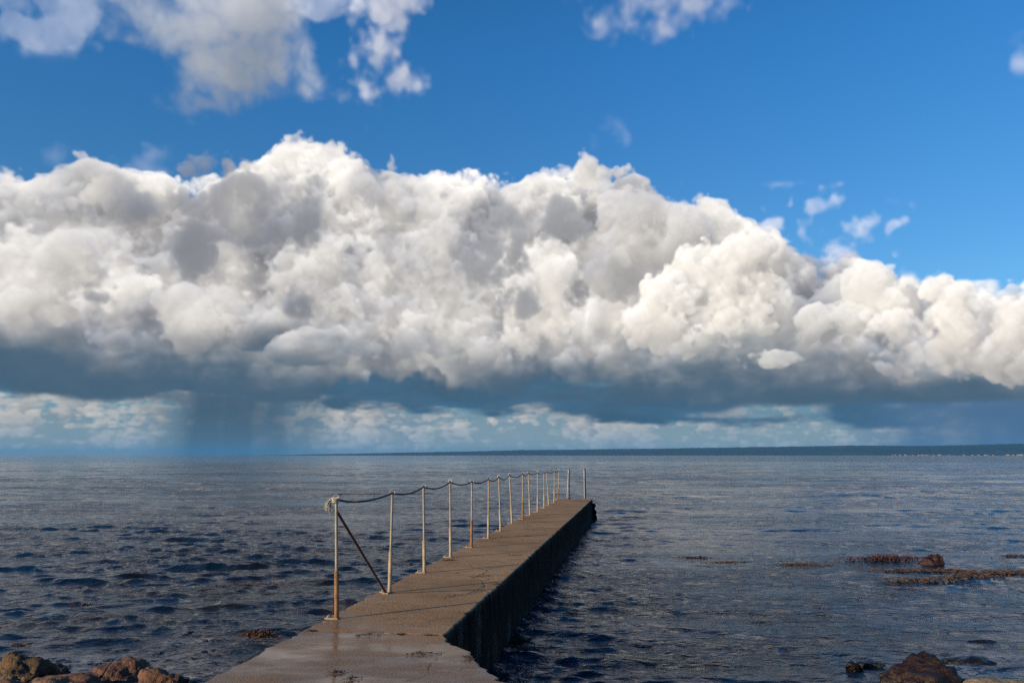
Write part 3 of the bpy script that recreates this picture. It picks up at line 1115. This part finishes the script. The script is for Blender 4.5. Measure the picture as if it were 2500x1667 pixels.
FOAM = [(*at(520, 1625)[:2], .9), (*at(430, 1600)[:2], .7), (*at(250, 1598)[:2], .6), (*at(600, 1650)[:2], .6), (*at(120, 1600)[:2], .5), (*at(640, 1610)[:2], .35), (*at(560, 1660)[:2], .4), (*at(460, 1560)[:2], .45),
        (*at(2480, 1548)[:2], .45), (*at(2300, 1565)[:2], .30), (*at(2370, 1640)[:2], .45), (*at(2440, 1600)[:2], .4)]
build_sea()


# ---------------------------------------------------------------- shore behind the camera
def build_shore():
    xs = np.concatenate([np.linspace(-400, -14, 24)[:-1], np.linspace(-14, 14, 90), np.linspace(14, 400, 24)[1:]])
    ys = np.concatenate([np.linspace(-300, -6, 18)[:-1], np.linspace(-6, 12, 70)])
    v, f = [], []
    for y in ys:
        for x in xs:
            edge = 7.3 + .5 * mnoise.noise((x * .25, 1.3, 0)) + .10 * abs(x) * (1 if abs(x) > 3 else 0) * .3
            t = (edge - y)
            z = -.18 + .16 * t if t > 0 else -.18 + .45 * t
            z = max(-1.4, min(z, 1.6))
            z += .05 * mnoise.noise((x * 1.7, y * 1.7, 4)) * (1 if y > -30 else 6)
            v.append((x, y, z))
    n = len(xs)
    for j in range(len(ys) - 1):
        for i in range(n - 1):
            a = j * n + i
            f.append((a, a + 1, a + n + 1, a + n))
    o = mesh_obj('shore_ground', v, f, m_shore(), smooth_shade=True)
    tag(o, 'stony shore ground sloping under the sea', kind='structure')


build_shore()


# ---------------------------------------------------------------- far shore
def build_far_shore():
    prof_x = [560, 700, 780, 900, 1000, 1100, 1250, 1400, 1500, 1700, 1900, 2100, 2300, 2500, 2800, 3200]
    prof_h = [0, 1.0, 3, 5, 7, 8.5, 12, 13, 14.5, 17, 20, 21, 21.5, 23, 24, 20]
    D0 = 11200.0
    v, f = [], []
    cols = 520
    rows = [(-700, 0.0), (-420, .05), (-150, .25), (150, .60), (420, .86), (700, 1.0), (1100, .97), (1700, .6)]
    for i in range(cols):
        px = 560 + (3200 - 560) * i / (cols - 1)
        a = math.atan((px - C_X) / F_PX)
        h = 1.12 * float(np.interp(px, prof_x, prof_h)) / F_PX * D0
        for j, (d, k) in enumerate(rows):
            rr = D0 + d
            x, y = math.sin(a) * rr / math.cos(a) * math.cos(a), math.cos(a) * rr
            z = h * k * (1 + .10 * mnoise.noise((px * .006, d * .002, 0)))
            if k > .2:
                z += (5.0 * mnoise.noise((px * .05, d * .01, 2)) + 3.4 * mnoise.noise((px * .16, d * .01, 5)) + 2.2 * mnoise.noise((px * .4, d, 7))) * min(1, h / 30)
            v.append((x, y, z - .5 + (0 if j else -2)))
    n = len(rows)
    for i in range(cols - 1):
        for j in range(n - 1):
            a = i * n + j
            f.append((a, a + n, a + n + 1, a + 1))
    o = mesh_obj('far_hills', v, f, m_forest(), smooth_shade=True)
    tag(o, 'low wooded hills of the far shore along the horizon', kind='structure')
    # the town by the water
    white = m_plain('lime_wash', (.42, .38, .33), .8, (.30, .27, .24), .1)
    tile = m_plain('clay_tile', (.20, .09, .06), .8, (.15, .08, .06), .1)
    rng = random.Random(3)
    spots = []
    for _ in range(22):
        spots.append((rng.uniform(2168, 2305), 0))
    for _ in range(9):
        spots.append((rng.uniform(2305, 2430), 1))
    for _ in range(16):
        spots.append((rng.uniform(2435, 2560), 2))
    proto = None
    for i, (px, kind) in enumerate(spots):
        a = math.atan((px - C_X) / F_PX)
        rr = D0 - 690 + rng.uniform(0, 90)
        p = (math.sin(a) * rr, math.cos(a) * rr, 1.0)
        if proto is None:
            root = empty('house', p, rng.uniform(-.4, .4) - a)
            Build().box(0, 0, 4, 16, 9, 8).link('wall', white, root, False)
            Build().add([(-8.4, -5, 8), (8.4, -5, 8), (8.4, 5, 8), (-8.4, 5, 8), (-8.4, 0, 12.5), (8.4, 0, 12.5)],
                        [(0, 1, 5, 4), (2, 3, 4, 5), (0, 4, 3), (1, 2, 5), (3, 2, 1, 0)]).link('roof', tile, root, False)
            proto = root
        else:
            root = proto.copy()
            col.objects.link(root)
            for ch in proto.children:
                c = ch.copy()
                col.objects.link(c)
                c.parent = root
            root.location = p
            root.rotation_euler = (0, 0, rng.uniform(-.5, .5) - a)
            s = rng.uniform(.55, 1.0) * (1.35 if kind == 2 else 1)
            root.scale = (s * rng.uniform(.8, 1.6), s, s)
        tag(root, ('pale house in the dense white row of the far shore town',
                   'pale house scattered along the far shore between the two clusters',
                   'pale red-roofed house in the cluster at the edge of the far shore')[kind], 'house', 'houses of the far shore town')


build_far_shore()


# ---------------------------------------------------------------- the pier
POSTS = [  # base x, base y, top x, top y (photo), sleeve finish
    (822, 1510, 821, 1222, 'rust'), (951, 1446, 958, 1207, 'cream'), (1036, 1398, 1034, 1191, 'half'), (1100, 1360, 1099, 1179, 'cream'),
    (1151, 1336, 1152, 1178, 'rust'), (1192, 1314, 1193, 1171, 'cream'), (1222, 1296, 1218, 1166, 'cream'), (1250, 1278, 1244, 1161, 'cream'),
    (1276, 1267, 1276, 1157, 'rust'), (1294, 1258, 1290, 1155.5, 'cream'), (1312.5, 1249.5, 1312.5, 1154.5, 'cream'), (1328.5, 1240.5, 1328, 1153.5, 'cream'),
    (1340, 1233, 1334, 1152, 'cream'), (1353, 1227, 1353.6, 1151, 'cream'), (1362.5, 1219.5, 1364.6, 1149.5, 'rust')]
BASES = [at(p[0], p[1], DECK) for p in POSTS]
TOPS = [at_depth(p[2], p[3], b.y) for p, b in zip(POSTS, BASES)]
along = (BASES[-1] - BASES[0]).normalized()
across = Vector((along.y, -along.x, 0))            # to the right of the pier
YAW = math.atan2(along.y, along.x)


def build_pier():
    root = empty('concrete_pier', (*BASES[0][:2], 0))
    tag(root, 'narrow brown concrete bathing pier running out into the sea', 'pier')
    off = Vector((BASES[0].x, BASES[0].y, 0))
    L_far = BASES[-1] - across * .10 + along * .25
    R_far = at(1446.5, 1218.5, DECK)
    L_far = R_far - across * ((R_far - L_far).dot(across))
    R_mid = at(1210, 1436, DECK)
    R_cor = at(1086, 1549, DECK)
    R_low = at(1232, 1667, DECK)
    L_cor = BASES[0] - across * .115
    s = (R_cor - L_cor).dot(along)
    L_cor = L_cor + along * s
    flare = (R_low - R_cor).normalized()
    R_end = R_cor + flare * 9.0
    L_end = L_cor - along * 9.0

    def wobble(p, k=.012):
        q = p * 2.3
        return p + Vector((mnoise.noise((q.x, q.y, 1)), mnoise.noise((q.x, q.y, 9)), 0)) * k + \
            Vector((mnoise.noise((q.x * 6, q.y * 6, 1)), mnoise.noise((q.x * 6, q.y * 6, 9)), 0)) * k * .6

    def loop(corners, step=.06, k=.012):
        out = []
        for i, c in enumerate(corners):
            d = corners[(i + 1) % len(corners)]
            m = max(1, int((d - c).length / step))
            for j in range(m):
                out.append(wobble(c.lerp(d, j / m), k))
        return out

    def slab(name, corners, label=None, k=.012):
        pts = loop(corners, .06, k)
        c = sum(pts, Vector()) / len(pts)
        n = len(pts)
        v, f = [], []
        rings = ((.018, DECK), (.004, DECK - .006), (0, DECK - .022), (-.004, .30), (-.015, -.05), (-.02, -1.3))
        for inset, z in rings:
            for i, p in enumerate(pts):
                t = (pts[(i + 1) % n] - pts[i - 1]).normalized()
                nrm = Vector((-t.y, t.x, 0))            # inward for a counter-clockwise loop
                chip = max(0, mnoise.noise((p.x * 9, p.y * 9, 3)) - .15) * .07 if z > DECK - .03 else 0
                rough = .012 * mnoise.noise((p.x * 3, p.y * 3, z * 4))
                q = p + nrm * (inset + chip + (rough if z < DECK - .03 else 0))
                v.append((q.x - off.x, q.y - off.y, z))
        for k in range(len(rings) - 1):
            for i in range(n):
                a, b = k * n + i, k * n + (i + 1) % n
                f.append((a, a + n, b + n, b))
        f.append(tuple(range(n)))
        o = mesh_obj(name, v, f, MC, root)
        if label:
            o['label'] = label
        return o
    g = along * .008
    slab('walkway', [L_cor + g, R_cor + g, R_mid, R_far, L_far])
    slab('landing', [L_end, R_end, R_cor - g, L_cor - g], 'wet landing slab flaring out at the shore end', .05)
    # broken concrete at the outer corner
    b = Build()
    for px, py, z, r in ((1449, 1236, .40, .15), (1452, 1252, .18, .17), (1452, 1265, .0, .2), (1447, 1245, .3, .16)):
        p = at_depth(px, py, R_far.y - .05)
        v, f = rock_shape(r, 2, int(px), (1, 1.2, .9), .35)
        b.add([(q[0] + p.x - off.x - .03, q[1] + p.y - off.y, q[2] + p.z) for q in v], f)
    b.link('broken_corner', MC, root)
    return root


def rock_shape(r, sub, seed, scale=(1, 1, 1), rough=.3, facets=14):
    """an irregular stone: a ball cut by random planes and roughened"""
    import bmesh
    bm = bmesh.new()
    bmesh.ops.create_icosphere(bm, subdivisions=sub, radius=1.0)
    rg = random.Random(seed)
    planes = []
    for _ in range(facets):
        d = Vector((rg.gauss(0, 1), rg.gauss(0, 1), rg.gauss(0, .9))).normalized()
        planes.append((d, rg.uniform(.55, .88)))
    o = Vector((seed * 1.37 % 50, seed * .71 % 50, 3))
    for v in bm.verts:
        p = v.co.copy()
        for d, h in planes:
            s = p.dot(d) - h
            if s > 0:
                p -= d * s * .88
        q = p * 1.3 + o
        p += v.co * (rough * .5 * mnoise.noise(q) + rough * .28 * mnoise.noise(q * 2.7) + rough * .16 * mnoise.noise(q * 6.5) + rough * .10 * mnoise.noise(q * 15) + rough * .05 * mnoise.noise(q * 34))
        v.co = p
    vs_ = [(v.co.x * r * scale[0], v.co.y * r * scale[1], v.co.z * r * scale[2]) for v in bm.verts]
    fs_ = [tuple(v.index for v in f.verts) for f in bm.faces]
    bm.free()
    return vs_, fs_


build_pier()

ORD = ['first and nearest', 'second', 'third', 'fourth', 'fifth', 'sixth', 'seventh', 'eighth', 'ninth', 'tenth', 'eleventh', 'twelfth',
       'thirteenth', 'fourteenth', 'fifteenth and outermost']
RINGS = []


def build_posts():
    for i, (p, base, top) in enumerate(zip(POSTS, BASES, TOPS)):
        fin = p[4]
        root = empty('railing_post', base)
        up = top - base
        h = up.length
        d = up.normalized()
        sl = h * (.40 + .02 * math.sin(i * 2.1))
        up_mat = GALV
        low_mat = {'rust': RUST, 'cream': CREAM, 'half': CREAM}[fin]
        Build().tube([d * (sl - .02), d * h * .6, d * (h - .004), d * h], [.0145, .0145, .0145, .011], 12).link('upper_pipe', up_mat, root)
        Build().tube([d * .004, d * .03, d * (sl - .012), d * sl], [.0245, .0225, .0225, .0185], 14).link('sleeve', low_mat, root)
        # plate reaching out over the pier's edge, with two bolts
        Build().box(-across.x * .045, -across.y * .045, .006, .13, .075, .012, YAW - math.pi / 2, .002).link('base_plate', GALV if fin != 'rust' else CREAM, root, False)
        for s in (-1, 1):
            q = -across * .082 + along * .018 * s
            b = Build()
            b.tube([q + Vector((0, 0, .011)), q + Vector((0, 0, .024))], .013, 6)
            b.tube([q + Vector((0, 0, .022)), q + Vector((0, 0, .036))], .006, 8)
            b.link('bolt', GALV, root, False)
        # ring at the head, the rope runs through it
        c = d * (h + .012)
        pts = []
        tilt = .25 * math.sin(i * 1.7)
        ax = (across * math.cos(tilt) + along * math.sin(tilt)).normalized()
        for k in range(21):
            g = 2 * math.pi * k / 20
            pts.append(c + ax * math.cos(g) * .030 + Vector((0, 0, 1)) * (math.sin(g) * .030 + .014))
        Build().tube(pts, .0052, 8, False).link('ring', ZINC, root)
        RINGS.append(base + c + Vector((0, 0, .004)))
        fin_t = {'rust': 'rusty orange lower sleeve', 'cream': 'pale cream lower sleeve', 'half': 'pale sleeve rusty at the joint'}[fin]
        lab = f'slender railing post with {fin_t}, {ORD[i]} along the pier from shore'
        if i == 12:
            lab = 'leaning railing post with pale cream sleeve, thirteenth along the pier from shore'
        if i == 0:
            lab = 'nearest railing post, orange rusted sleeve, with the diagonal dark brace'
            foot = BASES[1] - BASES[0] - along * .075 - across * .02 + Vector((0, 0, .012))
            a = d * (h - .10) + along * .012
            Build().tube([a, a.lerp(foot, .5), foot], .0135, 12).link('brace', DARKRUST, root)['label'] = 'dark rusty diagonal brace'
            Build().box(foot.x, foot.y, .006, .07, .07, .012, YAW, .002).link('brace_plate', CREAM, root, False)
        tag(root, lab, 'railing post', 'railing posts along the left edge of the pier')


build_posts()


def build_ropes():
    b = Build()
    pts, rads = [], []
    rng = random.Random(4)
    for i in range(len(RINGS) - 1):
        a, c = RINGS[i], RINGS[i + 1]
        sag = .055 + rng.uniform(-.012, .025)
        m = 16
        for k in range(m + (1 if i == len(RINGS) - 2 else 0)):
            t = k / m
            q = a.lerp(c, t)
            skew = t ** .85 if i == 0 else t
            q.z -= sag * 4 * skew * (1 - skew)
            pts.append(q)
    b.tube(pts, .0105, 9)
    o = b.link('safety_rope', ROPE)
    tag(o, 'dark grey rope threaded through the rings of all the railing posts', 'rope')
    # frayed pale end tied to the first post
    root = empty('knotted_rope_end', RINGS[0])
    tag(root, 'pale frayed rope end knotted to the nearest railing post', 'rope')
    k = Build()
    pts = []
    for i in range(60):                                     # turns round the ring and post head
        t = i / 59
        g = t * 2 * math.pi * 3.4
        pts.append(Vector((-.012 + math.cos(g) * (.026 + .004 * math.sin(5 * g)), math.sin(g) * .026, .016 - .055 * t)))
    k.tube(pts, .0085, 8)
    k.tube([(.03, .0, .0), (.012, -.03, .006), (-.02, -.03, .012), (-.045, -.01, .0), (-.03, .02, -.012)], .009, 8)
    k.link('knot', PALEROPE, root)
    s = Build()
    rg = random.Random(9)
    for j in range(46):                                     # unlaid strands
        a0 = rg.uniform(0, 6.28)
        p = Vector((-.035 + rg.uniform(-.01, .01), rg.uniform(-.02, .01), rg.uniform(-.03, .01)))
        q = [p]
        out = Vector((-.8, rg.uniform(-.5, .3), rg.uniform(-.9, .2))).normalized()
        ln = rg.uniform(.06, .13)
        cur = rg.uniform(.5, 1.5)
        for m in range(9):
            t = m / 8
            out = (out + Vector((.30 * cur * t, 0, -.42)) * .55).normalized()
            p = p + out * ln / 8
            q.append(p + Vector((rg.uniform(-1, 1), rg.uniform(-1, 1), rg.uniform(-1, 1))) * .002)
        s.tube(q, [.0034 * (1 - .5 * m / 8) for m in range(9 + 1)], 5)
    s.link('frayed_strands', PALEROPE, root)
    # a pale strand caught on the grey rope
    p0, p1 = RINGS[0], RINGS[1]
    q = p0.lerp(p1, .30)
    q.z -= .055 * 4 * .33 * .67
    root = empty('rope_whipping', q)
    tag(root, 'small pale twist of twine on the grey rope beside the nearest post', 'twine')
    k = Build()
    k.tube([along * (-.05 + .1 * i / 20) + across * math.cos(i * 1.9) * .0125 + Vector((0, 0, math.sin(i * 1.9) * .0125)) for i in range(21)], .003, 5)
    k.link('twine_winding', PALEROPE, root)


build_ropes()


def build_ladder():
    y = BASES[-1].y + .45
    root = empty('bathing_ladder', at_depth(1405, 1215, y))
    o0 = root.location.copy()
    tag(root, 'steel bathing ladder whose handrails stand at the outer end of the pier', 'ladder')
    rails = [((1384.5, 1214), (1388, 1147.5), (1391.5, 1214), (1389.8, 1149)),
             ((1427, 1214), (1426, 1146.5), (1430, 1214), (1428.6, 1149))]
    ft = []
    for n, (b0, t0, b1, t1) in enumerate(rails):
        a = at_depth(*b0, y - .12)
        b = at_depth(*t0, y - .12)
        c = at_depth(*t1, y + .22)
        d = at_depth(*b1, y + .22)
        a.z = DECK - .0
        d.z = -.9
        c.z = b.z
        d.x = c.x + (d.x - c.x) * .4
        bend = [b + Vector((0, .02, .015)), b.lerp(c, .5) + Vector((0, 0, .035)), c + Vector((0, -.02, .015))]
        Build().tube([a - o0, a.lerp(b, .5) - o0, b - o0] + [q - o0 for q in bend[:2]], .017, 10).link('handrail', ZINC, root)
        Build().tube([q - o0 for q in bend[1:]] + [c - o0, c.lerp(d, .5) - o0, d - o0], .017, 10).link('stringer', BLACKSTEEL, root)
        Build().box(a.x - o0.x + .02, a.y - o0.y, a.z - o0.z + .012, .10, .09, .024, 0, .004).link('foot_plate', RUST, root, False)
        ft.append((c, d))
    for k in range(5):
        t = .45 + .11 * k
        p, q = (ft[0][0].lerp(ft[0][1], t), ft[1][0].lerp(ft[1][1], t))
        Build().tube([p - o0, q - o0], .013, 8).link('rung', BLACKSTEEL, root)


build_ladder()


# ---------------------------------------------------------------- stones
PINK = m_rock('reddish_granite', (.165, .075, .040), (.25, .135, .078), (.075, .036, .022), .8, .22, .8)
OLIVE = m_rock('lichened_stone', (.11, .058, .028), (.045, .030, .016), (.17, .13, .045), .8, .22, .7)
BROWN = m_rock('dark_wet_stone', (.022, .009, .005), (.012, .006, .004), (.055, .022, .009), .55, .2)
SAND = m_rock('sandy_stone', (.30, .235, .14), (.22, .16, .09), (.36, .28, .13), .8, .1)
BLACK = m_rock('black_wet_stone', (.022, .016, .013), (.014, .011, .010), (.05, .035, .02), .3, .2)
REDWEED = m_rock('weed_coated_stone', (.075, .020, .008), (.04, .012, .006), (.16, .075, .015), .22, .9)


def stone(name, px, py, z, r, scale, mat, label, seed, sub=5, rough=.42, group=None, cat='rock', rz=0.0):
    v, f = rock_shape(r, sub, seed, scale, rough)
    p = at(px, py, z)
    o = mesh_obj(name, v, f, mat, smooth_shade=True, loc=p)
    o.rotation_euler = (0, 0, rz)
    tag(o, label, cat, group)
    return o


G1 = 'stones of the shore beside the landing'
stone('boulder', 40, 1672, .14, .34, (1.0, .9, .95), OLIVE, 'mossy dark boulder with a pointed top, tallest of the stones on the left shore', 11, group=G1)
stone('boulder', 128, 1664, .06, .20, (1.0, .9, .9), OLIVE, 'small brown boulder with a lichen face right of the tall mossy one', 23, group=G1)
stone('boulder', 20, 1722, .16, .30, (1.2, .9, .8), PINK, 'reddish boulder in front of the mossy boulder on the left shore', 31, group=G1)
stone('boulder', 145, 1716, .14, .34, (1.35, 1, .68), PINK, 'broad low reddish boulder in the middle of the left shore stones', 43, group=G1)
stone('boulder', 288, 1676, .10, .30, (1.2, 1, .80), PINK, 'rounded pinkish boulder behind the leaning stick', 57, group=G1)
stone('boulder', 240, 1724, .14, .26, (1.3, .9, .75), PINK, 'flat orange boulder under the foot of the leaning stick', 61, group=G1)
stone('boulder', 392, 1702, .08, .33, (1.1, 1, .80), PINK, 'brown and pink boulder nearest the landing on the left shore', 77, group=G1)
stone('cobble', 338, 1688, .16, .10, (1.3, 1, .8), PINK, 'small reddish cobble wedged between two pinkish boulders', 83, sub=4, group=G1)
stone('cobble', 470, 1680, .0, .14, (1.2, 1, .7), BLACK, 'dark wet cobble awash beside the wet landing', 87, sub=4, group=G1)

stone('boulder', 2262, 1696, .05, .48, (1.20, .9, .84), BROWN, 'big dark brown boulder shaped like a hump at the bottom right', 101, group=None)
stone('boulder', 2500, 1720, .12, .42, (1.35, .9, .52), SAND, 'pale sandy boulder at the bottom right corner of the shore', 113)
stone('cobble', 2081, 1627, .01, .075, (1.0, 1, .9), BROWN, 'rounded red brown cobble in the water left of the dark boulder', 127, sub=4)
stone('cobble', 2098, 1625, .01, .062, (1.0, 1, .95), BLACK, 'small black cobble touching the red brown one in the water', 131, sub=4)
stone('cobble', 2130, 1624, -.02, .09, (1.8, 1, .5), BLACK, 'flat black stone barely above the water beside two cobbles', 137, sub=4)
stone('cobble', 2372, 1622, -.04, .17, (1.9, 1, .55), BLACK, 'low black stone awash behind the big dark boulder', 139, sub=4)
stone('cobble', 2392, 1570, -.05, .12, (1.8, 1, .5), BLACK, 'dark flat stone in the breaking water at the right', 149, sub=4)
stone('weed_rock', 2282, 1382, -.03, .31, (1.0, .8, .85), REDWEED, 'red brown weed coated rock rising from the water at right', 151)
stone('weed_rock', 2165, 1370, -.06, .36, (1.9, .7, .36), BLACK, 'low black rock awash left of the red weed coated rock', 157)

# stick standing among the stones
tip, foot = at(275, 1611, .46), None
foot = at(228, 1672, .20)
b = Build()
b.tube([foot, foot.lerp(tip, .4) + Vector((.012, 0, .004)), foot.lerp(tip, .75) + Vector((-.008, 0, .0)), tip], [.013, .012, .010, .006], 8)
o = b.link('stick', m_plain('driftwood', (.10, .045, .03), .7, (.06, .03, .022), 40))
tag(o, 'thin brown stick leaning between the pinkish boulders', 'stick')

# ---------------------------------------------------------------- seaweed
KELP = m_weed('brown_wrack', (.075, .028, .010), (.16, .062, .016), .4)
GOLD = m_weed('golden_wrack', (.26, .135, .022), (.14, .068, .012), .45)
DRY = m_weed('dried_wrack', (.030, .020, .012), (.06, .035, .018), .7)


def weed(name, centre, length, width, n, mat, label, seed, rz=0.0, height=.02, frond=.16, cat='seaweed', group=None, w=.012):
    rg = random.Random(seed)
    b = Build()
    for _ in range(n):
        t = rg.gauss(0, .42)
        s = rg.gauss(0, .42)
        if abs(t) > 1.1 or abs(s) > 1.1:
            continue
        bulge = max(.15, 1 - t * t)
        x, y = t * length, s * width * bulge
        cx, sx = math.cos(rz), math.sin(rz)
        p = Vector((x * cx - y * sx, x * sx + y * cx, rg.uniform(-.4, 1) * height * bulge))
        a = rg.gauss(rz, .8) + (math.pi if rg.random() < .5 else 0)
        ln = frond * rg.uniform(.4, 1.2)
        ww = w * rg.uniform(.6, 1.4)
        l_, r_ = [], []
        m = 4
        for k in range(m + 1):
            u = k / m
            a += rg.gauss(0, .35)
            d = Vector((math.cos(a), math.sin(a), 0))
            nrm = Vector((-d.y, d.x, rg.uniform(-.6, .6)))
            hw = ww * (1 - abs(2 * u - .9) * .75)
            zz = Vector((0, 0, height * .8 * math.sin(u * math.pi) * rg.uniform(-.2, 1)))
            l_.append(p + nrm * hw + zz)
            r_.append(p - nrm * hw + zz)
            p = p + d * ln / m
        b.add(l_ + r_, [(k, k + 1, k + m + 2, k + m + 1) for k in range(m)])
    o = b.link(name, mat, None, True)
    o.location = centre
    tag(o, label, cat, group)
    return o


G2 = 'seaweed floating in the sea'
weed('floating_seaweed', at(2270, 1392, .03), 1.15, .2, 420, GOLD, 'golden brown seaweed fringe at the foot of the red weed coated rock', 1, 0, .018, .22, group=G2)
weed('floating_seaweed', at(2165, 1366, .04), 1.1, .26, 420, KELP, 'brown seaweed on the low black rock left of the red one', 2, .05, .07, .22, group=G2)
weed('floating_seaweed', at(2245, 1415, .02), .8, .18, 320, GOLD, 'golden spindle of seaweed just in front of the red rock', 3, 0, .018, .2, group=G2)
weed('floating_seaweed', at(2440, 1397, .02), 1.4, .30, 420, GOLD, 'long golden seaweed mat reaching the right edge', 4, .12, .015, .22, group=G2)
weed('floating_seaweed', at(2378, 1408, .02), .75, .2, 260, GOLD, 'small golden seaweed tuft left of the long mat', 5, .1, .03, .2, group=G2)
weed('floating_seaweed', at(1948, 1379, .02), .7, .14, 200, GOLD, 'brown and golden seaweed streak left of the rocks', 6, .0, .03, .2, group=G2)
weed('floating_seaweed', at(1778, 1373, .02), .5, .18, 160, GOLD, 'faint yellowish seaweed drift in the middle of the right water', 7, .0, .02, .2, group=G2)
weed('floating_seaweed', at(1690, 1360, .02), .42, .12, 60, KELP, 'thin brown seaweed drift nearest the pier on the right', 8, .0, .02, .2, group=G2)
weed('floating_seaweed', at(2205, 1428, .02), .5, .16, 45, KELP, 'sparse brown seaweed under the golden spindle', 9, .0, .02, .16, group=G2)
weed('floating_seaweed', at(1868, 1523, .03), .16, .06, 34, DRY, 'small black tuft of seaweed alone in calm water right of the pier', 10, .0, .04, .08, group=G2, w=.007)
weed('floating_seaweed', at(2018, 1487, .03), .22, .06, 26, DRY, 'tiny dark seaweed sprigs in the calm middle water', 12, .0, .03, .08, group=G2, w=.007)
weed('floating_seaweed', at(2182, 1451, .02), .10, .05, 16, DRY, 'tiny dark seaweed speck below the sparse brown drift', 13, .0, .03, .08, group=G2, w=.007)
weed('floating_seaweed', at(2480, 1358, .02), .6, .2, 120, KELP, 'dark red seaweed patch near the right edge behind the rocks', 14, .0, .03, .2, group=G2)
weed('floating_seaweed', at(635, 1552, .03), .30, .09, 170, KELP, 'red brown seaweed clump drifting beside the wet landing', 15, -.35, .05, .12, group=G2)
weed('floating_seaweed', at(200, 1478, .02), .20, .07, 60, KELP, 'small brown seaweed tuft in the water on the left', 16, .1, .03, .12, group=G2)
weed('floating_seaweed', at(45, 1576, .02), .14, .06, 40, KELP, 'reddish seaweed scrap near the mossy boulder', 17, .0, .02, .1, group=G2)
weed('floating_seaweed', at(620, 1428, -.01), .9, .22, 130, KELP, 'submerged dark seaweed streak left of the railing', 18, .05, .02, .2, group=G2)

G3 = 'seaweed scraps lying on the pier'


def scrap(px, py, length, n, label, seed, rz=0.0, wd=.025):
    weed('seaweed_scrap', at(px, py, DECK + .006), length, wd, n, DRY, label, seed, rz, .012, .05, 'seaweed', G3, .005)


scrap(1092, 1367, .14, 60, 'dark seaweed scrap at the foot of the fourth railing post', 21, .2, .05)
scrap(1180, 1405, .28, 34, 'long thin seaweed line across the middle of the walkway', 22, .25)
scrap(1252, 1355, .22, 34, 'seaweed line on the walkway level with the fifth post', 23, .2)
scrap(1216, 1425, .10, 26, 'seaweed crumb at the right edge of the walkway', 24, .1)
scrap(900, 1550, .12, 24, 'seaweed crumb on the joint between walkway and landing', 25, .0)
scrap(1030, 1595, .16, 50, 'seaweed strip on the landing near the right corner', 26, .1)
scrap(1140, 1605, .05, 26, 'seaweed tuft on the flared edge of the landing', 27, .0)
scrap(822, 1641, .05, 34, 'black seaweed tuft on the wet landing below the nearest post', 28, .0)
scrap(862, 1655, .06, 20, 'seaweed shred in the wet crack of the landing', 29, .6)
scrap(1290, 1308, .10, 16, 'tiny seaweed fleck far out on the walkway', 30, .1)

# ---------------------------------------------------------------- haze
if HAZE > 0:
    b = Build()
    S = 26000
    b.add([(-S, -S, -3), (S, -S, -3), (S, S, -3), (-S, S, -3), (-S, -S, 185), (S, -S, 185), (S, S, 185), (-S, S, 185)],
          [(3, 2, 1, 0), (4, 5, 6, 7), (0, 1, 5, 4), (1, 2, 6, 5), (2, 3, 7, 6), (3, 0, 4, 7)])
    hm = bpy.data.materials.new('haze_air')
    hm.use_nodes = True
    hm.node_tree.nodes.clear()
    vo = hm.node_tree.nodes.new('ShaderNodeVolumePrincipled')
    vo.inputs['Color'].default_value = (.09, .48, 1.0, 1)
    vo.inputs['Density'].default_value = HAZE
    ou = hm.node_tree.nodes.new('ShaderNodeOutputMaterial')
    hm.node_tree.links.new(vo.outputs[0], ou.inputs['Volume'])
    o = b.link('haze', hm, None, False, 'stuff')
    o['label'] = 'thin blue haze over the sea and the far shore'
